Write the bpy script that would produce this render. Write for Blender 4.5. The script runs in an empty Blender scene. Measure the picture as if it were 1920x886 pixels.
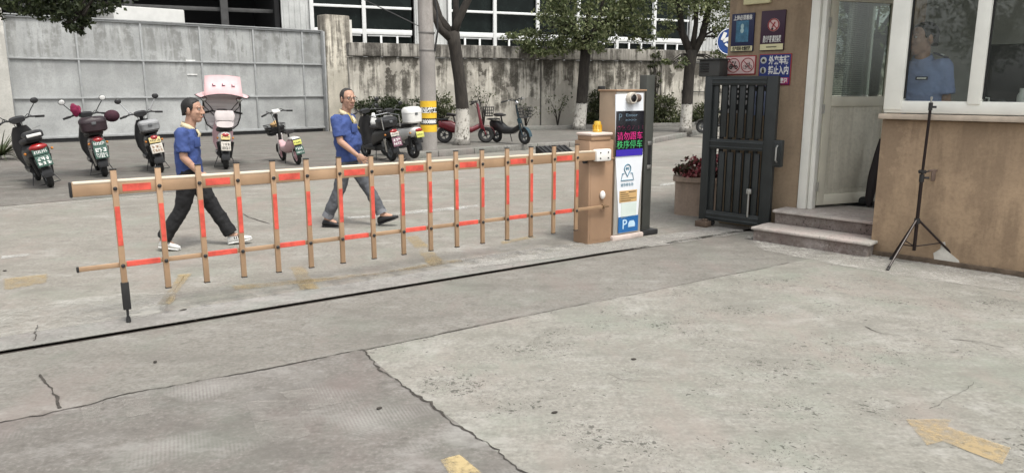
import bpy, bmesh, math, random
import numpy as np
from mathutils import Vector, Matrix
R = math.radians
random.seed(7)
sc = bpy.context.scene
COL = sc.collection

# ------------------------------------------------------------------ camera, world, sun, exposure
F, CX, CY, EYE = 1400.0, 960.0, 443.0, 1.65
PITCH = math.atan((443 - 165) / F)
cp, sp = math.cos(PITCH), math.sin(PITCH)
cam = bpy.data.cameras.new("camera"); co = bpy.data.objects.new("camera", cam); COL.objects.link(co)
co.location = (0, 0, EYE); co.rotation_euler = (R(90) - PITCH, 0, 0)
cam.sensor_fit = 'HORIZONTAL'; cam.sensor_width = 36; cam.lens = 36 * F / 1920; cam.clip_end = 1000; cam.clip_start = .05
sc.camera = co

SUN_EL, SUN_AZ = 64, 142          # azimuth: degrees clockwise from +Y
w = bpy.data.worlds.new("World"); sc.world = w; w.use_nodes = True
nt = w.node_tree; bg = nt.nodes['Background']
sky = nt.nodes.new('ShaderNodeTexSky'); sky.sky_type = 'NISHITA'; sky.sun_disc = False
sky.sun_elevation = R(SUN_EL); sky.sun_rotation = R(SUN_AZ); sky.dust_density = 4; sky.air_density = 1.0
hs = nt.nodes.new('ShaderNodeHueSaturation'); hs.inputs['Saturation'].default_value = .10
nt.links.new(sky.outputs[0], hs.inputs['Color']); nt.links.new(hs.outputs[0], bg.inputs['Color'])
bg.inputs['Strength'].default_value = .145
sl = bpy.data.lights.new("sun", 'SUN'); sl.energy = 1.35; sl.angle = R(12); sl.color = (1, .95, .86)
so = bpy.data.objects.new("sun", sl); COL.objects.link(so)
d = Vector((math.sin(R(SUN_AZ)) * math.cos(R(SUN_EL)), math.cos(R(SUN_AZ)) * math.cos(R(SUN_EL)), math.sin(R(SUN_EL))))
so.rotation_euler = d.to_track_quat('Z', 'Y').to_euler(); so.location = (0, 0, 30)
vs = sc.view_settings; vs.view_transform = 'Standard'; vs.look = 'None'; vs.gamma = 1; vs.use_curve_mapping = False
vs.exposure = .96
sc.cycles.max_bounces = 8; sc.cycles.transparent_max_bounces = 16

# ------------------------------------------------------------------ surveying helpers (photo pixel -> place)
def ray(px, py):
    a = (px - CX) / F; b = (CY - py) / F
    return Vector((a, cp + b * sp, -sp + b * cp))
def G(px, py, z=0.0):
    r = ray(px, py); t = (z - EYE) / r.z
    return Vector((r.x * t, r.y * t, z))
def AT(px, py, Y):
    r = ray(px, py); t = Y / r.y
    return Vector((r.x * t, Y, EYE + r.z * t))
def ZH(py, Y):
    k = (CY - py) / F
    return EYE + (k * Y * cp - Y * sp) / (cp + k * sp)

# ------------------------------------------------------------------ materials
MATS = {}
def nodes(name):
    m = bpy.data.materials.new(name); m.use_nodes = True
    t = m.node_tree; return m, t, t.nodes['Principled BSDF']
def N(t, typ, **kw):
    n = t.nodes.new(typ)
    for k, v in kw.items():
        if k in n.inputs: n.inputs[k].default_value = v
        else: setattr(n, k, v)
    return n
def ramp(t, src, stops):
    r = t.nodes.new('ShaderNodeValToRGB'); e = r.color_ramp.elements
    while len(e) < len(stops): e.new(.5)
    for i, (p, c) in enumerate(stops):
        e[i].position = p; e[i].color = (c, c, c, 1) if not hasattr(c, '__len__') else (*c[:3], 1)
    t.links.new(src, r.inputs[0]); return r
def mix(t, fac, a, b, mode='MIX'):
    n = t.nodes.new('ShaderNodeMix'); n.data_type = 'RGBA'; n.blend_type = mode
    for s, v in ((n.inputs['Factor'], fac), (n.inputs['A'], a), (n.inputs['B'], b)):
        if hasattr(v, 'is_output'): t.links.new(v, s)
        elif hasattr(v, '__len__'): s.default_value = (*v[:3], 1)
        else: s.default_value = v
    return [o for o in n.outputs if o.type == 'RGBA'][0]
def math_n(t, op, a, b=0.0):
    n = t.nodes.new('ShaderNodeMath'); n.operation = op
    for i, v in enumerate((a, b)):
        if hasattr(v, 'is_output'): t.links.new(v, n.inputs[i])
        else: n.inputs[i].default_value = v
    return n.outputs[0]
def coords(t, scale=(1, 1, 1)):
    tc = t.nodes.new('ShaderNodeTexCoord'); mp = t.nodes.new('ShaderNodeMapping'); mp.inputs['Scale'].default_value = scale
    t.links.new(tc.outputs['Object'], mp.inputs[0]); return mp.outputs[0]
def noise_n(t, vec, scale, detail=5, rough=.55):
    n = N(t, 'ShaderNodeTexNoise'); n.inputs['Scale'].default_value = scale; n.inputs['Detail'].default_value = detail
    n.inputs['Roughness'].default_value = rough; t.links.new(vec, n.inputs['Vector']); return n.outputs['Fac']
def bump(t, p, h, strength=.3, dist=.01):
    b = N(t, 'ShaderNodeBump'); b.inputs['Strength'].default_value = strength; b.inputs['Distance'].default_value = dist
    t.links.new(h, b.inputs['Height']); t.links.new(b.outputs[0], p.inputs['Normal'])
def M(name, col, rough=.6, var=.25, scale=9, metal=0, bmp=.05, spec=.4, coat=0, stretch=(1, 1, 1)):
    """plain procedural material: a colour that varies a little, with faint grime and bump"""
    if name in MATS: return MATS[name]
    m, t, p = nodes(name); v = coords(t, stretch)
    f = noise_n(t, v, scale, 6, .6); f2 = noise_n(t, v, scale * 6, 3)
    lo = [c * (1 - var) for c in col]; hi = [min(1, c * (1 + var * .6)) for c in col]
    c = mix(t, ramp(t, f, [(.3, 0), (.7, 1)]).outputs[0], lo, hi)
    t.links.new(c, p.inputs['Base Color'])
    rr = math_n(t, 'MULTIPLY_ADD', f, .25); t.nodes[-1].inputs[2].default_value = max(.03, rough - .12)
    t.links.new(rr, p.inputs['Roughness'])
    p.inputs['Metallic'].default_value = metal; p.inputs['Specular IOR Level'].default_value = spec
    p.inputs['Coat Weight'].default_value = coat
    if bmp: bump(t, p, f2, bmp, .004)
    MATS[name] = m; return m
def emis(name, col, s):
    if name in MATS: return MATS[name]
    m, t, p = nodes(name); p.inputs['Base Color'].default_value = (*col, 1)
    v = coords(t); f = noise_n(t, v, 60, 2)
    p.inputs['Emission Color'].default_value = (*col, 1)
    t.links.new(math_n(t, 'MULTIPLY', f, 2 * s), p.inputs['Emission Strength']); MATS[name] = m; return m
def glass(name, tint=(.55, .6, .58), dirt=.05, refl=.03):
    m, t, p = nodes(name); t.nodes.remove(p); out = t.nodes['Material Output']
    tr = N(t, 'ShaderNodeBsdfTransparent'); tr.inputs[0].default_value = (*tint, 1)
    gl = N(t, 'ShaderNodeBsdfGlossy'); gl.inputs['Roughness'].default_value = .02
    lw = N(t, 'ShaderNodeLayerWeight'); lw.inputs['Blend'].default_value = .5
    fr = t.nodes.new('ShaderNodeMath'); fr.operation = 'MULTIPLY_ADD'; fr.use_clamp = True
    t.links.new(math_n(t, 'POWER', lw.outputs['Facing'], 4.0), fr.inputs[0]); fr.inputs[1].default_value = .95; fr.inputs[2].default_value = .04 + refl
    mx = N(t, 'ShaderNodeMixShader'); t.links.new(fr.outputs[0], mx.inputs[0]); t.links.new(tr.outputs[0], mx.inputs[1]); t.links.new(gl.outputs[0], mx.inputs[2])
    df = N(t, 'ShaderNodeBsdfDiffuse'); df.inputs[0].default_value = (.4, .4, .38, 1)
    v = coords(t); f = noise_n(t, v, 4, 6)
    m2 = N(t, 'ShaderNodeMixShader'); t.links.new(math_n(t, 'MULTIPLY', f, dirt), m2.inputs[0])
    t.links.new(mx.outputs[0], m2.inputs[1]); t.links.new(df.outputs[0], m2.inputs[2]); t.links.new(m2.outputs[0], out.inputs[0])
    MATS[name] = m; return m
def concrete(name, a, b, pits=.5, light=(.5, .5, .47), lightamt=.5, brushed=False, bmp=.5):
    g_ = .635; a, b, light = [[x * g_ for x in q] for q in (a, b, light)]
    m, t, p = nodes(name); v = coords(t)
    n1 = noise_n(t, v, .45, 4, .6); n2 = noise_n(t, v, 2.6, 8, .65); n3 = noise_n(t, v, 38, 5, .7)
    c = mix(t, ramp(t, n1, [(.35, 0), (.65, 1)]).outputs[0], a, b)
    c = mix(t, ramp(t, n2, [(.52, 0), (.78, lightamt)]).outputs[0], c, light)
    c = mix(t, ramp(t, n2, [(.25, .45), (.45, 0)]).outputs[0], c, [x * .62 for x in a])
    c = mix(t, ramp(t, n3, [(.34, .55), (.56, 0)]).outputs[0], c, [x * .55 for x in a])
    c = mix(t, ramp(t, n3, [(.56, 0), (.74, .5)]).outputs[0], c, light)
    n6 = noise_n(t, v, 9, 7, .72); n7 = noise_n(t, coords(t, (1, 1.6, 1)), 5, 8, .7)
    c = mix(t, ramp(t, n6, [(.32, .7), (.48, 0)]).outputs[0], c, [x * .6 for x in a]); c = mix(t, ramp(t, n7, [(.54, 0), (.72, .5)]).outputs[0], c, [x * .92 for x in light])
    # broad tyre-worn greenish and pinkish tints
    n4 = noise_n(t, v, 1.1, 5, .65); c = mix(t, ramp(t, n4, [(.5, 0), (.66, .55)]).outputs[0], c, (a[0] * .93, a[1] * 1.05, a[2] * 1.0))
    n8 = noise_n(t, coords(t, (.8, 1.5, 1)), 1.7, 6, .7); c = mix(t, ramp(t, n8, [(.52, 0), (.66, .75)]).outputs[0], c, (a[0] * .76, a[1] * .76, a[2] * .76)); c = mix(t, ramp(t, n8, [(.30, .55), (.44, 0)]).outputs[0], c, [x * 1.0 for x in light])
    n5 = noise_n(t, coords(t, (1.3, .7, 1)), 1.3, 6, .65); c = mix(t, ramp(t, n5, [(.52, 0), (.68, .6)]).outputs[0], c, (a[0] * 1.12, a[1] * 1.0, a[2] * 1.02))
    h = n3
    if pits:
        vo = N(t, 'ShaderNodeTexVoronoi'); vo.inputs['Scale'].default_value = 21
        wv = N(t, 'ShaderNodeVectorMath', operation='MULTIPLY_ADD'); nn = N(t, 'ShaderNodeTexNoise'); nn.inputs['Scale'].default_value = 22
        t.links.new(v, nn.inputs['Vector']); t.links.new(nn.outputs['Color'], wv.inputs[0]); wv.inputs[1].default_value = (.07, .07, .07); t.links.new(v, wv.inputs[2])
        t.links.new(wv.outputs[0], vo.inputs['Vector'])
        sel = noise_n(t, v, 1.7, 5, .7)
        thr = math_n(t, 'MULTIPLY', ramp(t, sel, [(.42, 0), (.66, 1)]).outputs[0], .34 * pits)
        pm = math_n(t, 'LESS_THAN', vo.outputs['Distance'], thr)
        c = mix(t, math_n(t, 'MULTIPLY', pm, .75), c, [x * .3 for x in a])
        vo2 = N(t, 'ShaderNodeTexVoronoi'); vo2.inputs['Scale'].default_value = 75; t.links.new(wv.outputs[0], vo2.inputs['Vector'])
        pm2 = math_n(t, 'LESS_THAN', vo2.outputs['Distance'], math_n(t, 'MULTIPLY', thr, 1.1))
        c = mix(t, math_n(t, 'MULTIPLY', pm2, .75), c, [x * .35 for x in a])
        h = math_n(t, 'SUBTRACT', n3, math_n(t, 'ADD', pm, pm2))
    if brushed:
        for rot, ph in ((R(62), 0), (R(-24), 3.1)):
            mp = t.nodes.new('ShaderNodeMapping'); mp.inputs['Rotation'].default_value = (0, 0, rot); t.links.new(v, mp.inputs[0])
            wt = N(t, 'ShaderNodeTexWave'); wt.inputs['Scale'].default_value = 17; wt.inputs['Distortion'].default_value = 1.2; wt.inputs['Detail Scale'].default_value = 3
            t.links.new(mp.outputs[0], wt.inputs['Vector'])
            mp2 = t.nodes.new('ShaderNodeMapping'); mp2.inputs['Location'].default_value = (ph, ph, 0); t.links.new(v, mp2.inputs[0])
            k = noise_n(t, mp2.outputs[0], 1.6, 2, .4)
            kk = math_n(t, 'MULTIPLY', ramp(t, k, [(.54, 0), (.68, .8)]).outputs[0], ramp(t, wt.outputs['Fac'], [(.25, .3), (.7, 1)]).outputs[0])
            c = mix(t, math_n(t, 'MULTIPLY', kk, .6), c, light)
    t.links.new(c, p.inputs['Base Color']); p.inputs['Roughness'].default_value = .88; p.inputs['Specular IOR Level'].default_value = .25
    bump(t, p, h, bmp, .006); MATS[name] = m; return m
def stained(name, base, streak, amt=.6, zt=3.0, zb=0.0, peel=None, sx=3.0, rough=.85, drip=False):
    """plaster, concrete or sheet metal with rain streaks running down from the top edge"""
    m, t, p = nodes(name); v = coords(t); tc = t.nodes.new('ShaderNodeTexCoord'); sep = t.nodes.new('ShaderNodeSeparateXYZ')
    t.links.new(tc.outputs['Object'], sep.inputs[0])
    hgt = N(t, 'ShaderNodeMapRange'); t.links.new(sep.outputs[2], hgt.inputs[0]); hgt.inputs[1].default_value = zb; hgt.inputs[2].default_value = zt
    s1 = noise_n(t, coords(t, (sx, sx, .22)), 1.6, 7, .65); s2 = noise_n(t, coords(t, (sx * 4, sx * 4, .35)), 2.0, 5, .6)
    n1 = noise_n(t, v, .7, 5, .6); n2 = noise_n(t, v, 3.2, 9, .7); n3 = noise_n(t, v, 30, 4)
    c = mix(t, ramp(t, n1, [(.36, 0), (.64, 1)]).outputs[0], [x * .72 for x in base], [min(1, x * 1.12) for x in base])
    hh = math_n(t, 'ADD', math_n(t, 'MULTIPLY', hgt.outputs[0], .55), math_n(t, 'MULTIPLY', n1, .75))
    reach = ramp(t, hh, [(.46, .06), (.66, .6), (.82, 1)]).outputs[0]
    blot = ramp(t, n2, [(.42, .15), (.53, 1)]).outputs[0]
    k = math_n(t, 'MULTIPLY', math_n(t, 'MULTIPLY', ramp(t, s1, [(.45, 0), (.54, 1)]).outputs[0], reach), blot)
    c = mix(t, math_n(t, 'MULTIPLY', math_n(t, 'MULTIPLY', ramp(t, s2, [(.48, 0), (.66, .6)]).outputs[0], reach), amt), c, [x * 2.2 for x in streak])
    c = mix(t, math_n(t, 'MULTIPLY', k, amt), c, streak)
    if drip:
        q = math_n(t, 'ADD', math_n(t, 'MULTIPLY', hgt.outputs[0], .85), math_n(t, 'MULTIPLY', math_n(t, 'SUBTRACT', s1, .5), 2.1))
        q = math_n(t, 'ADD', q, math_n(t, 'MULTIPLY', math_n(t, 'SUBTRACT', n2, .5), 1.1)); q = math_n(t, 'ADD', math_n(t, 'ADD', q, math_n(t, 'MULTIPLY', math_n(t, 'SUBTRACT', n1, .5), 1.3)), math_n(t, 'MULTIPLY', math_n(t, 'SUBTRACT', s2, .5), .7))
        c = mix(t, math_n(t, 'MULTIPLY', ramp(t, q, [(.40, 0), (.58, .5), (.80, .92)]).outputs[0], amt), c, streak)
    if peel:
        pk = math_n(t, 'SUBTRACT', noise_n(t, v, 1.1, 9, .62), math_n(t, 'MULTIPLY', hgt.outputs[0], .10))
        pr = ramp(t, pk, [(.485, 0), (.5, 1)]); pr.color_ramp.interpolation = 'LINEAR'
        c = mix(t, math_n(t, 'MULTIPLY', pr.outputs[0], .75), c, peel)
    c = mix(t, ramp(t, n3, [(.35, .25), (.55, 0)]).outputs[0], c, [x * .5 for x in base])
    t.links.new(c, p.inputs['Base Color']); p.inputs['Roughness'].default_value = rough; p.inputs['Specular IOR Level'].default_value = .25
    bump(t, p, n2, .45, .022); MATS[name] = m; return m
def worn_paint(name, col, cover=.5, scale=2.5):
    """faded road paint: soft patches where it has worn through"""
    m, t, p = nodes(name); v = coords(t); out = t.nodes['Material Output']
    n = noise_n(t, v, scale, 4, .6); nf = noise_n(t, v, 24, 6, .75); p.inputs['Roughness'].default_value = .85
    t.links.new(mix(t, nf, [c * .75 for c in col], col), p.inputs['Base Color'])
    tr = N(t, 'ShaderNodeBsdfTransparent'); mx = N(t, 'ShaderNodeMixShader')
    at = t.nodes.new('ShaderNodeAttribute'); at.attribute_name = 'wear'
    k = math_n(t, 'ADD', math_n(t, 'MULTIPLY', n, 2.4), math_n(t, 'MULTIPLY', nf, 1.5)); k = math_n(t, 'SUBTRACT', math_n(t, 'ADD', k, math_n(t, 'MINIMUM', math_n(t, 'MULTIPLY', at.outputs['Fac'], 1.8), 1.0)), 2.45)
    r = ramp(t, k, [(max(.0, .36 - cover * .42), 0), (max(.0, .30 - cover * .42) + .85, min(1, .12 + cover * .72))])
    t.links.new(r.outputs[0], mx.inputs[0]); t.links.new(tr.outputs[0], mx.inputs[1]); t.links.new(p.outputs[0], mx.inputs[2]); t.links.new(mx.outputs[0], out.inputs[0])
    MATS[name] = m; return m
def leafmat(name, a, b, c3=None):
    m, t, p = nodes(name); g = N(t, 'ShaderNodeNewGeometry')
    r = ramp(t, g.outputs['Random Per Island'], [(0, a), (.6, b), (1, c3 or b)])
    v = coords(t); f = noise_n(t, v, 1.2, 3)
    t.links.new(mix(t, ramp(t, f, [(.35, .55), (.6, 0)]).outputs[0], r.outputs[0], [x * .55 for x in a]), p.inputs['Base Color'])
    p.inputs['Roughness'].default_value = .55; p.inputs['Specular IOR Level'].default_value = .3
    tl = N(t, 'ShaderNodeBsdfTranslucent'); t.links.new(r.outputs[0], tl.inputs[0]); mx = N(t, 'ShaderNodeMixShader'); mx.inputs[0].default_value = .25
    out = t.nodes['Material Output']; t.links.new(p.outputs[0], mx.inputs[1]); t.links.new(tl.outputs[0], mx.inputs[2]); t.links.new(mx.outputs[0], out.inputs[0])
    MATS[name] = m; return m
def barkmat(name, zpaint=None):
    m, t, p = nodes(name); v = coords(t, (1, 1, .25)); f = noise_n(t, v, 14, 7, .7); f2 = noise_n(t, coords(t), 9, 6, .7)
    c = mix(t, ramp(t, f, [(.3, 0), (.7, 1)]).outputs[0], (.010, .008, .0065), (.042, .035, .028))
    if zpaint:
        tc = t.nodes.new('ShaderNodeTexCoord'); sep = t.nodes.new('ShaderNodeSeparateXYZ'); t.links.new(tc.outputs['Object'], sep.inputs[0])
        e = math_n(t, 'LESS_THAN', math_n(t, 'ADD', sep.outputs[2], math_n(t, 'MULTIPLY', f2, .22)), zpaint + .11)
        lo = math_n(t, 'GREATER_THAN', math_n(t, 'ADD', sep.outputs[2], math_n(t, 'MULTIPLY', f2, .5)), .42)
        w_ = mix(t, ramp(t, f2, [(.38, 0), (.5, 1)]).outputs[0], (.13, .12, .10), (.46, .44, .40))
        c = mix(t, math_n(t, 'MULTIPLY', e, math_n(t, 'MULTIPLY_ADD', lo, .7)), c, w_); t.nodes[-2].inputs[2].default_value = .2
    t.links.new(c, p.inputs['Base Color']); p.inputs['Roughness'].default_value = .9; bump(t, p, f, .8, .02); MATS[name] = m; return m

# ------------------------------------------------------------------ mesh helpers
class MB:
    def __init__(s): s.bm = bmesh.new(); s.m = 0
    def mk(s, verts, faces):
        vs = [s.bm.verts.new(v) for v in verts]; fs = []
        for f in faces:
            try: fa = s.bm.faces.new([vs[i] for i in f])
            except ValueError: continue
            fa.material_index = s.m; fs.append(fa)
        return vs, fs
    def box(s, c, d, rz=0, bev=0, rot=None, seg=2):
        x, y, z = d[0] / 2, d[1] / 2, d[2] / 2
        m = (rot if rot is not None else Matrix.Rotation(rz, 3, 'Z')); c = Vector(c)
        V = [c + m @ Vector((a * x, b * y, e * z)) for a in (-1, 1) for b in (-1, 1) for e in (-1, 1)]
        vs, fs = s.mk(V, [(0, 1, 3, 2), (4, 6, 7, 5), (0, 4, 5, 1), (2, 3, 7, 6), (0, 2, 6, 4), (1, 5, 7, 3)])
        if bev:
            es = list({e for v in vs for e in v.link_edges}); b4 = s.m
            r = bmesh.ops.bevel(s.bm, geom=es, offset=bev, segments=seg, affect='EDGES', profile=.5)
            for f in r['faces']: f.material_index = b4
        return s
    def loft(s, rings, cap=True, closed=False):
        n = len(rings[0]); V = [Vector(p) for r in rings for p in r]; Fc = []
        for i in range(len(rings) - 1 + (1 if closed else 0)):
            i2 = (i + 1) % len(rings)
            for j in range(n):
                k = (j + 1) % n; Fc.append((i * n + j, i * n + k, i2 * n + k, i2 * n + j))
        if cap and not closed: Fc += [tuple(range(n))[::-1], tuple(range((len(rings) - 1) * n, len(rings) * n))]
        s.mk(V, Fc); return s
    def tube(s, pts, r, n=10, cap=True, closed=False):
        P = [Vector(p) for p in pts]; L = len(P); rs = r if hasattr(r, '__len__') else [r] * L
        rings = []; up = None
        for i in range(L):
            if closed: t = P[(i + 1) % L] - P[i - 1]
            else: t = P[min(i + 1, L - 1)] - P[max(i - 1, 0)]
            t.normalize()
            if up is None: up = t.orthogonal().normalized()
            up = (up - t * up.dot(t)); up = up.normalized() if up.length > 1e-6 else t.orthogonal().normalized()
            q = t.cross(up)
            rings.append([P[i] + (up * math.cos(2 * math.pi * j / n) + q * math.sin(2 * math.pi * j / n)) * rs[i] for j in range(n)])
        return s.loft(rings, cap, closed)
    def capsule(s, a, ra, b, rb, n=12):
        a, b = Vector(a), Vector(b); t = (b - a).normalized()
        pts, rs = [], []
        for k in range(4): an = R(90) * (1 - k / 3.999); pts.append(a - t * ra * math.sin(an)); rs.append(max(1e-4, ra * math.cos(an)))
        for k in range(1, 4): f = k / 4; pts.append(a.lerp(b, f)); rs.append(ra + (rb - ra) * f)
        for k in range(4): an = R(90) * k / 3.001; pts.append(b + t * rb * math.sin(an)); rs.append(max(1e-4, rb * math.cos(an)))
        return s.tube(pts, rs, n)
    def lathe(s, prof, n=24, mat=None, cap=True):
        m = mat or Matrix.Identity(4)
        return s.loft([[m @ Vector((r * math.cos(2 * math.pi * j / n), r * math.sin(2 * math.pi * j / n), z)) for j in range(n)] for r, z in prof], cap)
    def ell(s, c, r, rot=None, nu=16, nv=10):
        m = rot or Matrix.Identity(3); c = Vector(c); rings = []
        for i in range(nv + 1):
            a = -R(89.5) + R(179) * i / nv
            rings.append([c + m @ Vector((r[0] * math.cos(a) * math.cos(2 * math.pi * j / nu), r[1] * math.cos(a) * math.sin(2 * math.pi * j / nu), r[2] * math.sin(a))) for j in range(nu)])
        return s.loft(rings)
    def prism(s, poly, z0, z1, mat=None):
        m = mat or Matrix.Identity(4)
        return s.loft([[m @ Vector((x, y, z0)) for x, y in poly], [m @ Vector((x, y, z1)) for x, y in poly]])
    def torus(s, c, axis, Rr, r, n=28, k=8):
        c = Vector(c); a = Vector(axis).normalized(); u_ = a.orthogonal().normalized(); v_ = a.cross(u_)
        return s.tube([c + (u_ * math.cos(2 * math.pi * i / n) + v_ * math.sin(2 * math.pi * i / n)) * Rr for i in range(n)], r, k, closed=True)
    def poly(s, pts):
        s.mk(pts, [tuple(range(len(pts)))]); return s
    def add_mesh(s, me, mat):
        n0 = len(s.bm.verts); f0 = len(s.bm.faces); s.bm.from_mesh(me); s.bm.verts.ensure_lookup_table(); s.bm.faces.ensure_lookup_table()
        for v in s.bm.verts[n0:]: v.co = mat @ v.co
        for f in s.bm.faces[f0:]: f.material_index = s.m
    def text(s, body, mat, size, width=None, off=0.0, ext=.0008):
        """lettering laid on the XY plane of mat, centred on its origin"""
        cu = bpy.data.curves.new("lettering", 'FONT'); cu.body = body; cu.size = size; cu.align_x = 'CENTER'; cu.align_y = 'CENTER'; cu.extrude = ext; cu.offset = off; cu.resolution_u = 3
        o = bpy.data.objects.new("lettering", cu); COL.objects.link(o)
        dg = bpy.context.evaluated_depsgraph_get(); me = bpy.data.meshes.new_from_object(o.evaluated_get(dg))
        xs = [v.co.x for v in me.vertices] or [0, 1]; ys = [v.co.y for v in me.vertices] or [0, 1]
        c = Vector(((min(xs) + max(xs)) / 2, (min(ys) + max(ys)) / 2, 0)); k = (width / max(1e-6, max(xs) - min(xs))) if width else 1
        s.add_mesh(me, mat @ Matrix.Diagonal((k, 1, 1, 1)) @ Matrix.Translation(-c))
        bpy.data.objects.remove(o); bpy.data.curves.remove(cu); bpy.data.meshes.remove(me); return s
    def mesh(s, name='m', normals=True):
        if normals: bmesh.ops.recalc_face_normals(s.bm, faces=s.bm.faces[:])
        me = bpy.data.meshes.new(name); s.bm.to_mesh(me); s.bm.free(); return me
    def build(s, name, mats, parent=None, smooth=40, normals=True):
        me = s.mesh(name, normals); return link(name, me, mats, parent, smooth)
def link(name, me, mats, parent=None, smooth=40):
    for m in (mats if isinstance(mats, (list, tuple)) else [mats]): me.materials.append(m)
    if smooth:
        for p in me.polygons: p.use_smooth = True
        if smooth < 180: me.set_sharp_from_angle(angle=R(smooth))
    o = bpy.data.objects.new(name, me); COL.objects.link(o)
    if parent: o.parent = parent
    return o
def remeshed(mb, voxel, smooth=4, disp=None):
    me = mb.mesh(); o = bpy.data.objects.new("t", me); COL.objects.link(o)
    r = o.modifiers.new("r", 'REMESH'); r.mode = 'VOXEL'; r.voxel_size = voxel
    s = o.modifiers.new("s", 'SMOOTH'); s.iterations = smooth; s.factor = .5
    if disp:
        tx = bpy.data.textures.new("cloth_folds", 'CLOUDS'); tx.noise_scale = disp[1]
        dm = o.modifiers.new("d", 'DISPLACE'); dm.texture = tx; dm.strength = disp[0]; dm.mid_level = .5
    dg = bpy.context.evaluated_depsgraph_get(); out = bpy.data.meshes.new_from_object(o.evaluated_get(dg))
    bpy.data.objects.remove(o); bpy.data.meshes.remove(me); return out
def thing(name, label, cat, loc=(0, 0, 0), rz=0, group=None):
    o = bpy.data.objects.new(name, None); COL.objects.link(o); o.empty_display_size = .2
    o.location = loc; o.rotation_euler = (0, 0, rz); return tag(o, label, cat, group)
def tag(o, label, cat, group=None):
    o['label'] = label; o['category'] = cat
    if group: o['group'] = group
    return o
def struct(o): o['kind'] = 'structure'; return o
def stuff(o): o['kind'] = 'stuff'; return o
def sheet(name, pts, mat, z=None):
    mb = MB(); mb.poly([Vector((p[0], p[1], z if z is not None else p[2])) for p in pts])
    o = mb.build(name, mat, smooth=0, normals=False)
    for p in o.data.polygons:
        if p.normal.z < 0: o.data.flip_normals(); break
    return struct(o)
FACE = Matrix.Rotation(R(90), 4, 'X')          # text plane -> vertical plane seen from -Y
def face_at(x, y, z): return Matrix.Translation((x, y, z)) @ FACE
def ring_xz(cx, cz, hw, hh, y, n=16, e=2.6):
    out = []
    for j in range(n):
        a = 2 * math.pi * j / n; c, s_ = math.cos(a), math.sin(a)
        out.append((cx + hw * math.copysign(abs(c) ** (2 / e), c), y, cz + hh * math.copysign(abs(s_) ** (2 / e), s_)))
    return out
def ring_yz(x, cy, cz, hw, hh, n=18, e=2.8):
    return [(x, a, b) for a, _, b in ring_xz(cy, cz, hw, hh, 0, n, e)]
def ring_xy(cx, cy, hw, hh, z, n=18, e=2.4):
    return [(a, b, z) for a, _, b in ring_xz(cx, cy, hw, hh, 0, n, e)]
def leaf_mesh(pts, size, jit=.4, aspect=.5, droop=.2, seed=1):
    rng = np.random.default_rng(seed); n = len(pts); P = np.array(pts)
    d_ = rng.normal(size=(n, 3)); d_[:, 2] -= droop * 2; d_ /= np.linalg.norm(d_, axis=1)[:, None]
    e_ = rng.normal(size=(n, 3)); e_ -= d_ * (e_ * d_).sum(1)[:, None]; e_ /= np.linalg.norm(e_, axis=1)[:, None]
    nn = np.cross(d_, e_); L = size * (1 + jit * rng.uniform(-1, 1, n))[:, None]
    a = P - d_ * L * .5; c = P + d_ * L * .5; b = P + e_ * L * aspect * .5 + nn * L * .08; dd = P - e_ * L * aspect * .5 + nn * L * .08
    V = np.stack([a, b, c, dd], 1).reshape(-1, 3); idx = np.arange(n * 4).reshape(-1, 4)
    me = bpy.data.meshes.new("leaves"); me.from_pydata(V.tolist(), [], idx.tolist()); return me
def clump_points(clumps, seed=1):
    rng = np.random.default_rng(seed); out = []
    for c, r, n in clumps:
        k = max(3, n // 26); subs = rng.normal(size=(k, 3)); subs /= np.linalg.norm(subs, axis=1)[:, None]
        subs *= (rng.uniform(.25, 1, k) ** .5)[:, None]
        for i in range(n):
            q = subs[rng.integers(k)] + rng.normal(size=3) * .17
            out.append((c[0] + q[0] * r[0], c[1] + q[1] * r[1], c[2] + q[2] * r[2]))
    return out
# ------------------------------------------------------------------ ground, road, pavement
cY = concrete("yard_concrete_rough", (.34, .33, .288), (.405, .385, .345), pits=1.0, light=(.55, .54, .50), lightamt=.7)
cB = concrete("yard_concrete_brown", (.23, .214, .194), (.268, .25, .228), pits=.0, light=(.47, .455, .43), lightamt=.22, brushed=True, bmp=.35)
cA = concrete("apron_concrete", (.275, .26, .232), (.315, .30, .268), pits=.15, light=(.46, .45, .42), lightamt=.45)
cR = concrete("road_concrete", (.33, .31, .27), (.385, .36, .32), pits=.2, light=(.54, .53, .49), lightamt=.55)
cS = concrete("strip_concrete", (.34, .325, .30), (.40, .385, .36), pits=.2, light=(.55, .54, .51), lightamt=.6)
cP = concrete("parking_concrete", (.21, .195, .175), (.255, .24, .215), pits=.2, light=(.42, .41, .38), lightamt=.4)
cK = concrete("kerb_stone", (.30, .29, .265), (.37, .36, .33), pits=.3, light=(.48, .47, .44), lightamt=.5)
cT = concrete("track_dark", (.02, .018, .016), (.035, .03, .028), pits=0, light=(.06, .055, .05), lightamt=.3)
cW = concrete("kerbside_pavers", (.20, .19, .17), (.25, .235, .21), pits=.3, light=(.4, .39, .36), lightamt=.4)
P0 = G(0, 662); EV = (G(1400, 432) - P0).normalized(); NV = Vector((EV.y, -EV.x, 0))     # along the gate track / toward the yard
def yd(e, n, z=0.0): p = P0 + EV * e + NV * n; return Vector((p.x, p.y, z))
E1 = (G(1400, 432) - P0).length
def yj(px, py): q = G(px, py) - P0; return q.dot(EV), q.dot(NV)
jn = [yj(0, 790), yj(110, 769), yj(300, 727), yj(680, 656), yj(1060, 577), yj(1480, 493)]
jm = sum(b for a, b in jn) / len(jn)
sheet('ground', [(-300, -300), (300, -300), (300, 300), (-300, 300)], cT, -.035)
sheet('road', [yd(-60, -.045), yd(60, -.045), yd(60, -60), yd(-60, -60)], cR)
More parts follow.
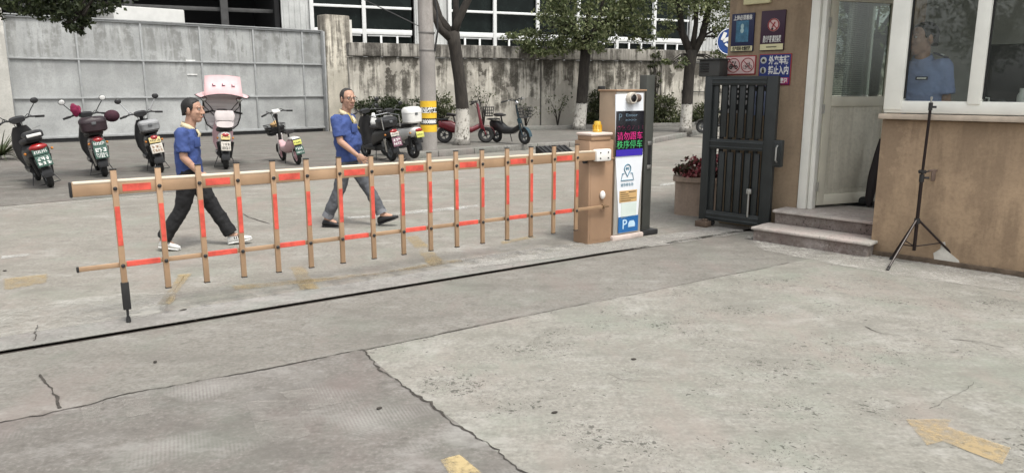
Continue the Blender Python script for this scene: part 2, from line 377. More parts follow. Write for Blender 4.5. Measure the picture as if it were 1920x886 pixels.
sheet('threshold_strip', [yd(-30, -.046, .004), yd(E1 + .1, -.046, .004), yd(E1 + .1, -.36, .004), yd(-30, -.42, .004)], cS)
sheet('yard_apron', [yd(-30, .028), yd(40, .028)] + [yd(40, jm)] + [yd(*a) for a in jn[::-1]] + [yd(-30, jn[0][1])], cA, 0)
cr = [(680, 657), (705, 678), (748, 716), (800, 752), (850, 786), (905, 826), (950, 858), (990, 888), (1100, 975)]
crw = [G(*a) for a in cr]; last = crw[-1] + (crw[-1] - crw[-3]).normalized() * 14
sheet('brown_slab', [yd(-30, jn[0][1])] + [yd(*a) for a in jn[:4]] + crw + [last, yd(-30, 30)], cB, 0)
sheet('rough_slab', [last] + crw[::-1] + [yd(*a) for a in jn[4:]] + [yd(40, jm), yd(40, 30)], cY, 0)
# cracks and open joints between the slabs
mCrack = M('crack_dirt', (.05, .044, .038), .95, .5, 30, bmp=.3)
def crack(pts, w0, seed, amp=.012, step=.022, z=.004):
    rng = random.Random(seed); C = [Vector((p[0], p[1], z)) for p in pts]; P = []
    for a, b in zip(C, C[1:]):
        n = max(1, int((b - a).length / step))
        P += [a.lerp(b, i / n) for i in range(n)]
    P.append(C[-1]); Lf, Rt = [], []; o = 0.0; o2 = 0.0; g = 1.0
    for i, p in enumerate(P):
        t = (P[min(i + 1, len(P) - 1)] - P[max(0, i - 1)]).normalized(); q = Vector((-t.y, t.x, 0))
        o = .93 * o + rng.gauss(0, amp * .55); o2 = rng.gauss(0, amp * .18); g = max(.25, min(2.4, .8 * g + .2 + rng.gauss(0, .28))); wd = w0 * g / 2
        Lf.append(p + q * (o + o2 + wd)); Rt.append(p + q * (o + o2 - wd * rng.uniform(.6, 1)))
    mb = MB(); n = len(P); mb.mk(Lf + Rt, [(i, i + 1, n + i + 1, n + i) for i in range(n - 1)])
    o = mb.build('ground_crack', mCrack, smooth=0); struct(o)
crack([yd(-8, jn[0][1])] + [yd(*a) for a in jn[:4]], .010, 1, .008)
crack([yd(*a) for a in jn[3:]], .005, 2, .005)
crack(crw + [last], .012, 3, .012, .02)
crack([G(74, 702), G(82, 715), G(95, 728), G(104, 745), G(108, 766)], .014, 4, .01, .03)
crack([G(60, 640), G(66, 628), G(72, 610)], .006, 5, .01, .03, .007)
crack([G(1140, 700), G(1165, 712), G(1210, 716)], .004, 6, .01, .03)
crack([G(1620, 612), G(1650, 626), G(1690, 632)], .005, 8, .01, .03)
crack([G(1780, 635), G(1830, 640), G(1880, 652)], .006, 9, .01, .03)
crack([G(445, 396), G(470, 409), G(505, 420)], .02, 10, .01, .1)
crack([G(1740, 765), G(1800, 735), G(1830, 718)], .002, 11, .01, .04)
# paint marks
pY = worn_paint('worn_yellow_paint', (.42, .31, .15), .62, 2.2)
pYs = worn_paint('yellow_arrow_paint', (.46, .345, .18), .72, 3)
pYb = worn_paint('yellow_bar_paint', (.50, .39, .20), .97, 3)
pW = worn_paint('worn_white_paint', (.55, .55, .52), .85, 3)
def mark(px, mat, z=.0045, soft=.12):
    mb = MB(); mb.poly([G(*a) for a in px]); bm = mb.bm; bmesh.ops.recalc_face_normals(bm, faces=bm.faces[:])
    if bm.faces[:][0].normal.z < 0: bmesh.ops.reverse_faces(bm, faces=bm.faces[:])
    w0 = min(soft, .22 * min(e.calc_length() for e in bm.edges)) if soft < .05 else soft
    outer = set(bm.verts[:]); bmesh.ops.inset_region(bm, faces=bm.faces[:], thickness=w0, use_even_offset=False, use_boundary=True)
    lay = bm.verts.layers.float.new('wear')
    for v in bm.verts: v[lay] = 0.0 if v.is_boundary else 1.0; v.co.z = z
    me = bpy.data.meshes.new('painted_marking'); bm.to_mesh(me); bm.free(); struct(link('painted_marking', me, mat, None, 0))
mark([(283, 574), (330, 515), (366, 512), (325, 574)], pY, .009); mark([(535, 500), (575, 496), (604, 542), (556, 546)], pY); mark([(755, 445), (785, 440), (845, 497), (803, 502)], pY)
mark([(430, 548), (700, 520), (880, 490), (860, 484), (690, 510), (430, 535)], pY); mark([(0, 522), (95, 512), (100, 530), (0, 548)], pY); mark([(930, 452), (1000, 440), (1010, 446), (940, 460)], pY)
mark([(1696, 786), (1786, 785), (1778, 800), (1897, 840), (1880, 872), (1768, 828), (1738, 836)], pYs, soft=.012); mark([(822, 862), (862, 851), (908, 888), (850, 905)], pYb, soft=.03)
mark([(650, 407), (653, 412), (898, 389), (895, 384)], pW, soft=.03); mark([(0, 480), (0, 486), (60, 480), (58, 475)], pW, soft=.03); mark([(1236, 345), (1238, 349), (1266, 346), (1262, 342)], pW, soft=.03)
mark([(-200, 406), (-200, 413), (130, 383), (330, 365), (328, 360), (120, 378)], worn_paint('pale_gutter', (.40, .39, .355), .6, 4))
mark([(1385, 440), (1420, 470), (1600, 505), (1760, 530), (1925, 552), (1925, 515), (1760, 488), (1600, 470), (1430, 436)], worn_paint('pale_dust', (.46, .445, .41), .8, 3), soft=.15)
mark([(1395, 429), (1225, 440), (1000, 465), (860, 485), (870, 506), (1230, 464), (1398, 440)], worn_paint('pale_dust_threshold', (.44, .425, .39), .7, 3), .009, .08)
mark([(0, 578), (130, 560), (250, 545), (345, 545), (310, 590), (180, 612), (-60, 650), (-60, 590)], worn_paint('pale_scrub', (.44, .43, .39), .80, 1.6), .009, .2)
for q_ in ([(455, 752), (580, 748), (585, 775), (470, 795)], [(520, 735), (590, 725), (650, 755), (560, 775)], [(470, 792), (565, 780), (590, 815), (490, 850)], [(225, 750), (285, 742), (290, 775), (235, 785)], [(150, 765), (190, 760), (195, 790), (155, 798)]): mark(q_, MATS.get('pale_brush') or worn_paint('pale_brush', (.35, .33, .30), .5, 4), .0045, .045)
# parking apron in front of the factory gate, gently rising
edge = [G(-500, 430), G(-300, 410), G(0, 387), G(330, 359), G(560, 341), G(762, 318)]
bk = [(p + Vector((-.25, .35, 0))) for p in edge]
mb = MB(); n = len(edge); far = [Vector((-30, 24, .07)), Vector((-22, 24, .07)), Vector((-14, 26, .07)), Vector((-9, 30, .07)), Vector((-6, 30, .07)), Vector((-2.6, 26, .07))]
mb.mk([Vector((p.x, p.y, .004)) for p in edge] + [Vector((p.x, p.y, .05)) for p in bk] + far, [(i, i + 1, n + i + 1, n + i) for i in range(n - 1)] + [(n + i, n + i + 1, 2 * n + i + 1, 2 * n + i) for i in range(n - 1)])
struct(mb.build('parking_apron', cP, smooth=0))
# kerb and pavement along the stained wall
W1 = G(690, 250, .13); W2 = AT(1300, 200, 31.2); W2.z = 0; W1.z = 0; WV = (W2 - W1).normalized(); WA = math.atan2(WV.y, WV.x); WN = Vector((WV.y, -WV.x, 0))
kb = [G(758, 300), G(823, 294), G(1008, 279), G(1230, 268), G(1330, 249), Vector((18, 42, 0))]
mb = MB(); mbk = MB()
for i in range(len(kb)):
    pass
def off(poly, dd):
    out = []
    for i, p in enumerate(poly):
        t = (poly[min(i + 1, len(poly) - 1)] - poly[max(0, i - 1)]).normalized(); out.append(p + Vector((-t.y, t.x, 0)) * dd)
    return out
KH = .15; ki = off(kb, .22)
# kerb as separate stones
segs = []
for a, b in zip(kb, kb[1:]):
    nn = max(1, round((b - a).length / 1.2)); segs += [(a.lerp(b, i / nn), a.lerp(b, (i + 1) / nn)) for i in range(nn)]
for a, b in segs:
    t = (b - a); L = t.length; mid = (a + b) / 2; q = Vector((-t.y, t.x, 0)).normalized()
    mb.box((mid.x + q.x * .11, mid.y + q.y * .11, KH / 2 - .02), (L - .015, .22, KH + .04), math.atan2(t.y, t.x), .02)
struct(mb.build('kerb', cK))
mb = MB(); n = len(kb); bkp = [W1 + WV * (-.4 + 5.6 * i) for i in range(n)]
mb.mk([Vector((p.x, p.y, KH - .004)) for p in ki] + [Vector((p.x, p.y, KH - .004)) for p in bkp], [(i, i + 1, n + i + 1, n + i) for i in range(n - 1)])
struct(mb.build('pavement', cW, smooth=0))
mb = MB(); a, b = ki[0], bkp[0]; t_ = b - a; mb.box(((a.x + b.x) / 2, (a.y + b.y) / 2, KH / 2 - .02), (t_.length, .16, KH + .04), math.atan2(t_.y, t_.x), .02); struct(mb.build('pavement_end_kerb', cK))
# long planting bed edge at the foot of the wall
mb = MB(); c = W1 + WV * 13.2 + WN * .75
mb.box((c.x, c.y, .2), (27.4, .14, .2), WA, .02); struct(mb.build('planting_bed_kerb', cK))
mSoil = M('soil', (.05, .04, .03), .95, .5, 12, bmp=.5)
mb = MB(); c = W1 + WV * 13.2 + WN * .34; mb.box((c.x, c.y, .19), (27.3, .66, .1), WA); struct(mb.build('planting_bed_soil', mSoil))

# ------------------------------------------------------------------ factory gate, pillars, stained wall
mGate = stained('gate_sheet_metal', (.39, .40, .395), (.14, .14, .13), .65, 3.6, 1.2, sx=2.2, rough=.5)
mRail = M('gate_rail_grey', (.31, .32, .32), .5, .2, 6, bmp=.05)
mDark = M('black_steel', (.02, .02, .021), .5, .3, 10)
g1 = G(33, 270, .07); g2 = G(613, 246, .07); g1.z = g2.z = 0; gv = g2 - g1; GLn = gv.length; GA = math.atan2(gv.y, gv.x)
GTOP = ZH(34, g1.y); GT2 = ZH(57, g2.y); GH = (GTOP + GT2) / 2
gate = thing('factory_gate', 'wide grey sheet metal sliding gate with rain streaks behind the parked scooters', 'gate', g1, GA)
npan = 5.45; pw = GLn / npan; rows = [.22, .22 + (GH - .22) * .333, .22 + (GH - .22) * .664, GH]
mb = MB(); mb.box((GLn / 2, .03, (GH + .2) / 2), (GLn, .02, GH - .2)); mb.build('sheet_panel', mGate, gate)
for i in range(7):
    x = min(i * pw, GLn - .03) if i else .03
    mb = MB(); mb.box((x, 0, (GH + .22) / 2), (.055, .05, GH - .24), 0, .006); mb.build('post_strip', mRail, gate)
for k, z in enumerate(rows):
    mb = MB(); mb.box((GLn / 2, -.005, z), (GLn, .055, .05 if k else .07), 0, .006); mb.build('cross_rail', mRail, gate)
mb = MB(); mb.box((GLn / 2, -.012, GH + .05), (GLn + .1, .1, .035), 0, .005); mb.build('top_cap', mRail, gate)
mb = MB()
mb.box((3 * pw - .35, -.005, GH - 1.12), (.3, .012, .07)); mb.box((3 * pw - .33, -.005, GH - 1.55), (.32, .01, .035)); mb.build('warning_sticker', M('white_sticker', (.7, .7, .68)), gate)
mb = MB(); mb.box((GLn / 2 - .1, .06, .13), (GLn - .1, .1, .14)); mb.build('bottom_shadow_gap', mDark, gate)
mb = MB()
for i in range(6): mb.lathe([(.09, -.02), (.1, 0), (.09, .02)], 14, Matrix.Translation((.8 + i * GLn / 6.2, .02, .14)) @ FACE)
mb.build('roller', mDark, gate)
mPl = stained('pillar_plaster', (.62, .58, .49), (.10, .09, .075), .8, 4.4, .6, sx=2.4, drip=True)
mPl2 = stained('pillar_plaster_pale', (.55, .54, .50), (.2, .19, .17), .5, 3.9, .8, sx=1.6)
pil = thing('gate_pillar', 'tall weathered concrete gate pillar with dark rain streaks right of the sheet metal gate', 'pillar', g2 + gv.normalized() * .42, GA)
ph = ZH(29, pil.location.y)
mb = MB(); mb.box((.08, .05, ph / 2), (1.0, .62, ph), 0, .035); mb.build('shaft', mPl, pil)
mb = MB(); mb.box((.66, .1, ph / 2 - .06), (.13, .5, ph - .14), 0, .01); mb.build('side_strip', mPl2, pil)
mb = MB(); mb.box((-.47, -.1, ph / 2 - .3), (.06, .25, ph - .6), 0, .008); mb.build('gate_guide', mRail, pil)
pl = thing('gate_pillar', 'pale plastered gate pillar at the far left edge beside the spiky plant', 'pillar', g1 - gv.normalized() * .75, GA)
mb = MB(); mb.box((-.25, .0, 2.0), (1.95, .7, 4.0), 0, .03); mb.build('shaft', mPl2, pl)

mWall = stained('wall_plaster_stained', (.54, .51, .445), (.042, .037, .029), .92, 2.75, .2, peel=(.33, .31, .27), sx=1.5, drip=True)
mCap = stained('wall_cap_concrete', (.40, .38, .34), (.045, .04, .034), .85, .6, -.6, sx=2.2, drip=True)
WH = ZH(79, W1.y); WL = 46
wall = thing('perimeter_wall', 'long stained plaster wall with black mould and peeling patches behind the street trees', 'wall', W1, WA)
mb = MB(); mb.box((WL / 2 - .55, .15, (WH - .48) / 2), (WL, .3, WH - .48), 0, .01); mb.build('plaster_face', mWall, wall)
mb = MB(); mb.box((WL / 2 - .55, .15, .22), (WL, .46, .44), 0, .04); cap = mb.build('wall_cap', mCap, wall); cap.location = (0, 0, WH - .46)
mb = MB()
for x in (6.55, 11.9, 17.2): mb.box((x, -.006, WH / 2 - .1), (.05, .03, WH - .75))
mb.build('vertical_joint', M('joint_dark', (.09, .085, .075), .9, .4, 8), wall)
mb = MB(); mb.box((9.15, -.03, 1.62), (.28, .08, .2), 0, .015); mb.box((9.15, -.075, 1.62), (.2, .03, .13), 0, .01); mb.build('meter_box', mDark, wall)
mb = MB(); mb.tube([(13.0, -.05, 1.5), (15.4, -.05, 1.47)], .018, 8); mb.box((13.0, -.05, 1.5), (.16, .1, .14), 0, .01); mb.build('cable_conduit', mDark, wall)

# ------------------------------------------------------------------ factory building behind the wall
mClad = stained('white_cladding', (.52, .53, .52), (.35, .35, .33), .35, 9, 2, sx=1.5, rough=.5)
mFrame = M('white_window_frame', (.70, .71, .70), .4, .08, 5, bmp=.02)
mPane = M('dark_window_glass', (.010, .014, .013), .25, .4, 2, spec=.12, bmp=.02)
mVoid = M('dark_hall_interior', (.010, .010, .011), .9, .4, 2)
mBeam = M('hall_steel_beam', (.06, .06, .06), .7, .3, 4)
FB = AT(586, 60, 33.5); FB.z = 0
bld = thing('factory_building', 'white clad factory hall with bands of dark windows behind the stained wall', 'building', FB, WA)
zt = ZH(9, 33.5); zm = ZH(52, 34); zs = ZH(58, 34); zl = 2.2
BW = 2.27
def bays(x0, n):
    for i in range(n):
        x = x0 + i * BW; xa, xb = x + .0, x + BW
        fr = MB()
        fr.box((xa, 0, 6.2), (.17, .12, 8.2), 0, .01)
        for z, h in ((zt, .11), (zs, .22), (zl + .0, .16), (zt + 1.65, .11), (zt + 3.1, .2)): fr.box(((xa + xb) / 2, .012, z), (BW - .172, .1, h), 0, .008)
        zz = (zl + zs) / 2
        for fx in (.33, .66): fr.box((xa + BW * fx, .02, zz), (.09, .07, zs - zl - .3), 0, .006)
        fr.box((xa + BW * .5, .03, zs - .16), (BW - .3, .05, .06))
        o = fr.build('window', mFrame, bld)
        pn = MB(); pn.box(((xa + xb) / 2, .16, 6.2), (BW - .1, .02, 8.2)); pn.build('pane', mPane, o)
bays(0, 2); bays(2 * BW + 1.75, 6)
mb = MB()
def ribs(x0, x1, z0, z1):
    mb.box(((x0 + x1) / 2, .2, (z0 + z1) / 2), (x1 - x0, .2, z1 - z0))
    k = int((x1 - x0) / .2)
    for i in range(k): mb.box((x0 + (i + .5) * (x1 - x0) / k, .085, (z0 + z1) / 2), (.07, .03, z1 - z0), 0, .01)
ribs(-1.25, -.09, 0, 10.3); ribs(2 * BW + .09, 2 * BW + 1.66, 0, 10.3); ribs(8 * BW + 1.84, 8 * BW + 6, 0, 10.3)
mb.box((9, .25, 1.0), (30 + 2.5 - .6, .2, 2.05)); mb.build('cladding', mClad, bld)
mb = MB(); mb.box((9 - 10, 6, 10.6), (56, 13, .5)); mb.build('roof', mBeam, bld)
mb = MB(); mb.box((-13, 9, 5.1), (24, .2, 10.2)); mb.box((-1.4, 4.6, 5.1), (.2, 8.6, 10.2)); mb.box((9, 9, 5.1), (19.5, .2, 10.2)); mb.box((-13, 4.5, .02), (24, 9, .04)); mb.box((-25, 4.6, 5.1), (.2, 8.6, 10.2)); mb.build('dark_hall', mVoid, bld)
mb = MB()
for i in range(5): mb.box((-3.5 - i * 3.6, .6, 5), (.3, .3, 10), 0, .02)
mb.box((-13, .6, 7.6), (23, .3, .5), 0, .02); mb.box((-13, .9, 4.9), (23, .12, .16), 0, .01); mb.build('bay_column', mBeam, bld)
# white vehicle standing behind the gate: only its roof line shows
mWhite = M('white_paint', (.5, .5, .48), .35, .1, 3, coat=.3, bmp=.02)
mRubber = M('black_rubber', (.018, .018, .018), .75, .3, 30, bmp=.15)
tp = AT(283, 30, 27.5); tp.z = 0
trk = thing('box_truck', 'white box truck parked behind the sheet metal gate with only its roof showing', 'truck', tp, GA)
th = ZH(19, 27.3)
mb = MB(); mb.box((-.35, 0, (th + .9) / 2), (2.3, 2.2, th - .9), 0, .05); mb.build('cargo_box', mWhite, trk)
mb = MB(); mb.loft([ring_yz(.95, 0, 2.2, 1.0, th / 2 - .75, 20, 5), ring_yz(1.0, 0, 2.2, 1.05, th / 2 - .45, 20, 5), ring_yz(1.75, 0, 2.15, 1.02, th / 2 - .5, 20, 5), ring_yz(2.0, 0, 1.5, 1.0, .75, 20, 5)]); cab = mb.build('cab', mWhite, trk)
mb = MB(); mb.box((1.35, -1.0, th - .75), (.7, .12, .6), 0, .04); mb.build('side_window', mPane, cab)
for x in (-.9, 1.3):
    for y in (-.85, .85):
        mb = MB(); mb.lathe([(.25, -.12), (.42, -.12), (.45, 0), (.42, .12), (.25, .12)], 20, Matrix.Translation((x, y, .45)) @ FACE); mb.build('wheel', mRubber, trk)

# ------------------------------------------------------------------ utility pole
mPole = stained('pole_concrete', (.33, .31, .29), (.14, .12, .11), .5, 6, 0, sx=4)
mYel = M('yellow_band', (.72, .45, .03), .5, .15, 8); mBlk = M('black_band', (.02, .02, .022), .45, .2, 8); mInk = M('white_ink', (.75, .75, .73), .5, .05)
pp = G(805, 291); pole = thing('utility_pole', 'round concrete utility pole wrapped with yellow and black bands', 'pole', pp)
mb = MB(); mb.tube([(0, 0, -.1), (0, 0, 2.3), (-.05, 0, 5.2), (-.1, 0, 9)], [.205, .19, .17, .14], 28); mb.build('shaft', mPole, pole)
zb = [ZH(244, pp.y), ZH(231.5, pp.y), ZH(219, pp.y), ZH(204, pp.y), ZH(192, pp.y)]
zz = [ZH(v, pp.y) for v in (248, 234, 220.5, 217.5 - 11, 203 - 11 + 11, 190)]
lv = [248, 233, 220, 207, 206.0, 192]
bands = [(247, 233, mYel), (233, 218, mBlk), (218, 206, mYel), (206, 202.5, mYel), (217, 204, None)]
def band(a, b, mat, nm='wrap_band'):
    z0, z1 = ZH(a, pp.y), ZH(b, pp.y); mb = MB(); mb.lathe([(.203, z0 + .002), (.203, z1 - .002)], 28); return mb.build(nm, mat, pole), (z0 + z1) / 2
band(247, 233.5, mYel); b1, z1 = band(233.5, 221.5, mBlk); band(221.5, 211, mYel); b2, z2 = band(211, 201, mBlk); band(201, 189, mYel)
va = math.atan2(-pp.x, pp.y)
def curved_text(mb, body, z, size, rad, span):
    for i, ch in enumerate(body):
        a = -span / 2 + span * (i / (len(body) - 1)) + va - R(90) + R(0)
        ang = a; m = Matrix.Translation((rad * math.cos(ang), rad * math.sin(ang), z)) @ Matrix.Rotation(ang + R(90), 4, 'Z') @ FACE
        mb.text(ch, m, size, None, .004)
va = math.atan2(pp.x, pp.y) * -1
mb = MB(); curved_text(mb, '专业施工', z2, .15, .205, R(100)); mb.build('band_lettering', mInk, b2)
mb = MB(); curved_text(mb, '13808880', z1, .12, .205, R(110)); mb.build('band_lettering', mInk, b1)
for zc in (ZH(95, pp.y), ZH(62, pp.y)):
    mb = MB(); mb.lathe([(.195, zc - .02), (.2, zc), (.195, zc + .02)], 24); mb.build('steel_strap', M('strap_steel', (.2, .19, .18), .5, .2, 6, .6), pole)
mb = MB(); mb.tube([(.19, -.05, ZH(97, pp.y)), (.27, -.06, ZH(60, pp.y)), (.27, -.06, ZH(25, pp.y)), (.2, -.05, ZH(-10, pp.y))], .022, 8); mb.build('cable', mDark, pole)
mb = MB(); mb.tube([(-.17, -.1, ZH(50, pp.y)), (-.9, -.1, ZH(22, pp.y)), (-2.4, .6, ZH(-35, pp.y))], .012, 6); mb.build('stay_wire', mDark, pole)

# ------------------------------------------------------------------ trees and plants
mLeafA = leafmat('leaf_olive', (.065, .088, .036), (.155, .185, .08), (.30, .31, .17))
mLeafD = leafmat('leaf_dark', (.018, .026, .012), (.04, .055, .022), (.075, .09, .04))
mLeafB = leafmat('leaf_bush', (.035, .045, .02), (.075, .088, .038), (.14, .15, .07))
mBarkP = barkmat('bark_whitewashed', .95); mBark = barkmat('bark')
def tree(label, loc, trunk, limbs, clumps, leafsize, lm, seed, bark=None, group='street trees along the stained wall', name='street_tree'):
    t = thing(name, label, 'tree', loc, 0, group)
    mb = MB(); rng = random.Random(seed)
    mb.tube([p for p, r in trunk], [r for p, r in trunk], 16); o = mb.build('trunk', bark or mBarkP, t, 180)
    tx = bpy.data.textures.new('bark_lumps', 'CLOUDS'); tx.noise_scale = .25
    mb = MB()
    for L in limbs: mb.tube([p for p, r in L], [r for p, r in L], 9)
    for c, r, n in clumps:
        # twigs reaching into each clump from the nearest limb point
        src = min((Vector(p) for L in limbs for p, _ in L), key=lambda q: (q - Vector(c)).length)
        for k in range(4):
            e = Vector(c) + Vector((rng.uniform(-.6, .6) * r[0], rng.uniform(-.6, .6) * r[1], rng.uniform(-.5, .5) * r[2]))
            mid = src.lerp(e, .5) + Vector((0, 0, rng.uniform(-.1, .2))); mb.tube([src, mid, e], [.035, .022, .008], 6)
    if limbs: mb.build('limb', mBark, t, 180)
    link('crown', leaf_mesh(clump_points([(c, r, int(n * (1.15 if lm is mLeafD else 1.8))) for c, r, n in clumps], seed), leafsize * .85, seed=seed), lm, t, 0)
    return t
b = G(865, 271, KH); s_ = b.y / F                      # metres per photo pixel at the tree
T1 = tree('slim leaning street tree with a whitewashed foot just right of the banded pole', b,
    [((0.0, 0, -.05), .27), ((.02, 0, .12), .21), ((.05, 0, .9), .175), ((-.02, 0, 1.7), .16), ((-.14, 0, 2.6), .165), ((-.2, 0, 2.95), .19)],
    [[((-.2, 0, 2.8), .15), ((-.55, 0, 3.3), .12), ((-.8, .1, 4.1), .1), ((-1.3, .3, 5.2), .06)], [((-.2, 0, 2.8), .13), ((-.05, -.1, 3.2), .11), ((.22, 0, 3.75), .1), ((.4, .1, 4.6), .08), ((.6, .3, 5.6), .05)],
     [((-.16, 0, 2.7), .11), ((-.5, -.2, 3.0), .1), ((-.75, -.2, 3.6), .07)], [((-.1, 0, 3.0), .10), ((-.12, .3, 3.7), .08), ((-.2, .6, 4.8), .06)]],
    [((-2.1, .2, 4.28), (.75, .6, .2), 260), ((-1.7, .2, 4.45), (.7, .8, .4), 260), ((-1.2, .6, 5.3), (1.4, 1.3, .8), 900), ((.5, .5, 5.4), (1.3, 1.3, .9), 900), ((-.2, .2, 6.3), (1.6, 1.6, .9), 900), ((.9, -.3, 4.75), (.8, .8, .35), 220)], .12, mLeafD, 11)
b = G(1090, 243, KH)
T2 = tree('fullest street tree with a round olive crown behind the barrier cabinet', b,
    [((-.1, 0, -.05), .3), ((-.08, 0, .15), .24), ((0, 0, 1.0), .21), ((.05, 0, 2.0), .19), ((.12, 0, 3.0), .19)],
    [[((.12, 0, 2.8), .16), ((-.4, 0, 3.6), .11), ((-1.1, .2, 4.6), .07)], [((.12, 0, 2.9), .16), ((.7, -.1, 3.7), .1), ((1.5, .2, 4.7), .06)], [((.12, 0, 2.8), .15), ((.2, .2, 4.0), .1), ((.2, 0, 5.6), .06)], [((.1, 0, 2.9), .1), ((.5, -.6, 3.8), .07), ((.6, -.9, 4.6), .05)]],
    [((.3, -.6, 3.75), (1.5, .9, .65), 1000), ((-1.0, -.3, 4.0), (.75, .8, .5), 420), ((1.55, -.3, 4.0), (.8, .8, .6), 620), ((2.0, -.2, 3.25), (.5, .5, .4), 190), ((.4, -.7, 3.05), (.5, .6, .4), 180), ((-.5, -.5, 4.7), (1.1, .9, .6), 600), ((1.2, -.5, 4.8), (1.3, 1, .6), 900), ((.2, .4, 5.4), (1.9, 1.6, .9), 1200), ((-1.9, -.1, 3.3), (.8, .5, .28), 330), ((-1.3, -.2, 2.95), (.9, .45, .32), 620), ((-.45, -.3, 3.15), (.7, .5, .35), 420)], .15, mLeafA, 12)
b = G(1285, 248, KH)
T3 = tree('street tree with a forked trunk and whitewashed foot nearest the gatehouse corner', b,
    [((0, 0, -.05), .25), ((0, 0, .15), .205), ((.02, 0, 1.2), .19), ((.04, 0, 2.1), .18), ((.1, 0, 2.75), .2)],
    [[((.1, 0, 2.6), .15), ((-.25, 0, 3.3), .12), ((-.4, 0, 4.2), .1), ((-.8, .2, 5.4), .05)], [((.12, 0, 2.6), .15), ((.42, 0, 3.2), .12), ((.6, 0, 4.1), .1), ((1.0, .1, 5.4), .06)], [((.1, 0, 2.7), .1), ((.15, -.2, 3.6), .08), ((.1, -.3, 4.6), .06)]],
    [((-.3, -.3, 4.2), (1.0, .9, .5), 560), ((1.0, -.3, 4.0), (.8, .8, .75), 620), ((.3, -.4, 4.7), (1.6, 1.1, .6), 1000), ((.2, .3, 5.5), (1.9, 1.5, .8), 1100), ((-.9, -.3, 3.45), (.5, .4, .3), 150), ((.95, -.25, 2.45), (.45, .5, .4), 240), ((-.5, -.3, 2.35), (.45, .3, .18), 90), ((1.25, -.2, 3.1), (.4, .5, .5), 240)], .14, mLeafA, 13)
q_ = W1 + WV * 9.3 + WN * .1; bt = 0
# big tree outside the frame on the left: a dark branch hangs into view
ov = AT(110, 10, 13.0)
TB = Vector((-13.6, 14.5, 0))
T4 = tree('dark foliage of a big tree hanging into the top left corner above the gate', (-13.6, 14.5, 0),
    [((0, 0, -.05), .35), ((0, 0, 1.2), .27), ((.1, 0, 2.6), .25), ((.2, 0, 4.2), .22)],
    [[((.1, 0, 3.0), .15), ((1.8, -.6, 4.4), .11), (tuple(AT(60, -25, 13) - TB), .07), (tuple(AT(115, 2, 13) - TB), .04), (tuple(AT(150, 30, 13) - TB), .012)], [((.2, 0, 4), .2), ((.5, 1, 5.6), .14), ((1, 2, 7), .06)], [((.2, 0, 4), .18), ((-1, -.5, 5.5), .12), ((-1.8, -1, 6.8), .06)]],
    [(AT(110, 8, 13) - TB, (.55, .5, .28), 620), (AT(140, 32, 13) - TB, (.32, .3, .22), 320), (AT(150, 52, 13) - TB, (.14, .2, .12), 90), (AT(55, 4, 13) - TB, (.4, .5, .2), 320), (AT(10, 2, 13) - TB, (.5, .6, .28), 380), (AT(180, 2, 13) - TB, (.35, .4, .2), 260), (AT(75, 22, 13) - TB, (.28, .3, .14), 160), ((1.2, -.5, 6), (2.4, 2.2, 1.3), 1600), ((-.8, .8, 6.4), (2.2, 2, 1.2), 1200), (AT(90, -30, 13) - TB, (1.4, .9, .4), 900)], .11, mLeafD, 14, mBark, None, 'overhanging_tree')
# a green belt across the yard behind the photographer (what the gatehouse glass looks back at)
for i, (x, y, k) in enumerate(((-10.5, -9.5, 21), (-15, -5.0, 22), (-5.0, -14, 23))):
    tree('broad yard tree standing across the yard behind the photographer', (x, y, 0), [((0, 0, -.05), .3), ((0, 0, 1.2), .22), ((.1, 0, 2.6), .2)],
        [[((.1, 0, 2.4), .16), ((-.8, .2, 4), .1), ((-1.4, .3, 5.4), .06)], [((.1, 0, 2.4), .16), ((.9, -.3, 4), .1), ((1.5, -.2, 5.6), .06)]],
        [((0, 0, 4.6), (2.6, 2.6, 1.9), 2600), ((.6, .4, 6.2), (2.2, 2.2, 1.2), 1400), ((-1, -.5, 3.2), (1.6, 1.6, .9), 800)], .2, mLeafD, k, mBark, 'yard trees behind the photographer', 'yard_tree')
tree('tree behind the gatehouse seen only through its windows', (7.2, 15.5, 0), [((0, 0, -.05), .3), ((0, 0, 1.2), .22), ((.1, 0, 2.6), .2)],
    [[((.1, 0, 2.4), .16), ((-.8, .2, 4), .1), ((-1.4, .3, 5.4), .06)], [((.1, 0, 2.4), .16), ((.9, -.3, 4), .1), ((1.5, -.2, 5.6), .06)]],
    [((0, 0, 3.4), (1.9, 1.6, 1.1), 1500), ((0, 0, 4.8), (2.2, 2, 1.2), 1300)], .16, mLeafA, 27, mBark, None, 'yard_tree')
def bush(name, label, loc, clumps, size, mat, seed, stems=True, group=None, cat='bush'):
    t = thing(name, label, cat, loc, 0, group)
    if stems:
        mb = MB(); rng = random.Random(seed)
        for c, r, n in clumps:
            for k in range(4):
                e = Vector(c) + Vector((rng.uniform(-.7, .7) * r[0], rng.uniform(-.5, .5) * r[1], rng.uniform(-.2, .7) * r[2])); s0 = Vector((c[0] * .5 + rng.uniform(-.06, .06), 0, 0))
                mb.tube([s0, s0.lerp(e, .5) + Vector((rng.uniform(-.08, .08), 0, .05)), e], [.018, .012, .005], 5)
        mb.build('stem', mBark, t, 180)
    link('foliage', leaf_mesh(clump_points(clumps, seed), size, seed=seed), mat, t, 0); return t
def onwall(px, py=250, out=.35):       # a spot in the planting bed in front of the wall, under photo column px
    a = (px - CX) / F / cp * 1.0
    P = W1 + WN * out; t = (a * P.y - P.x) / (WV.x - a * WV.y); q = P + WV * t; return Vector((q.x, q.y, .22))
def hz(py, P): return ZH(py, P.y) - P.z
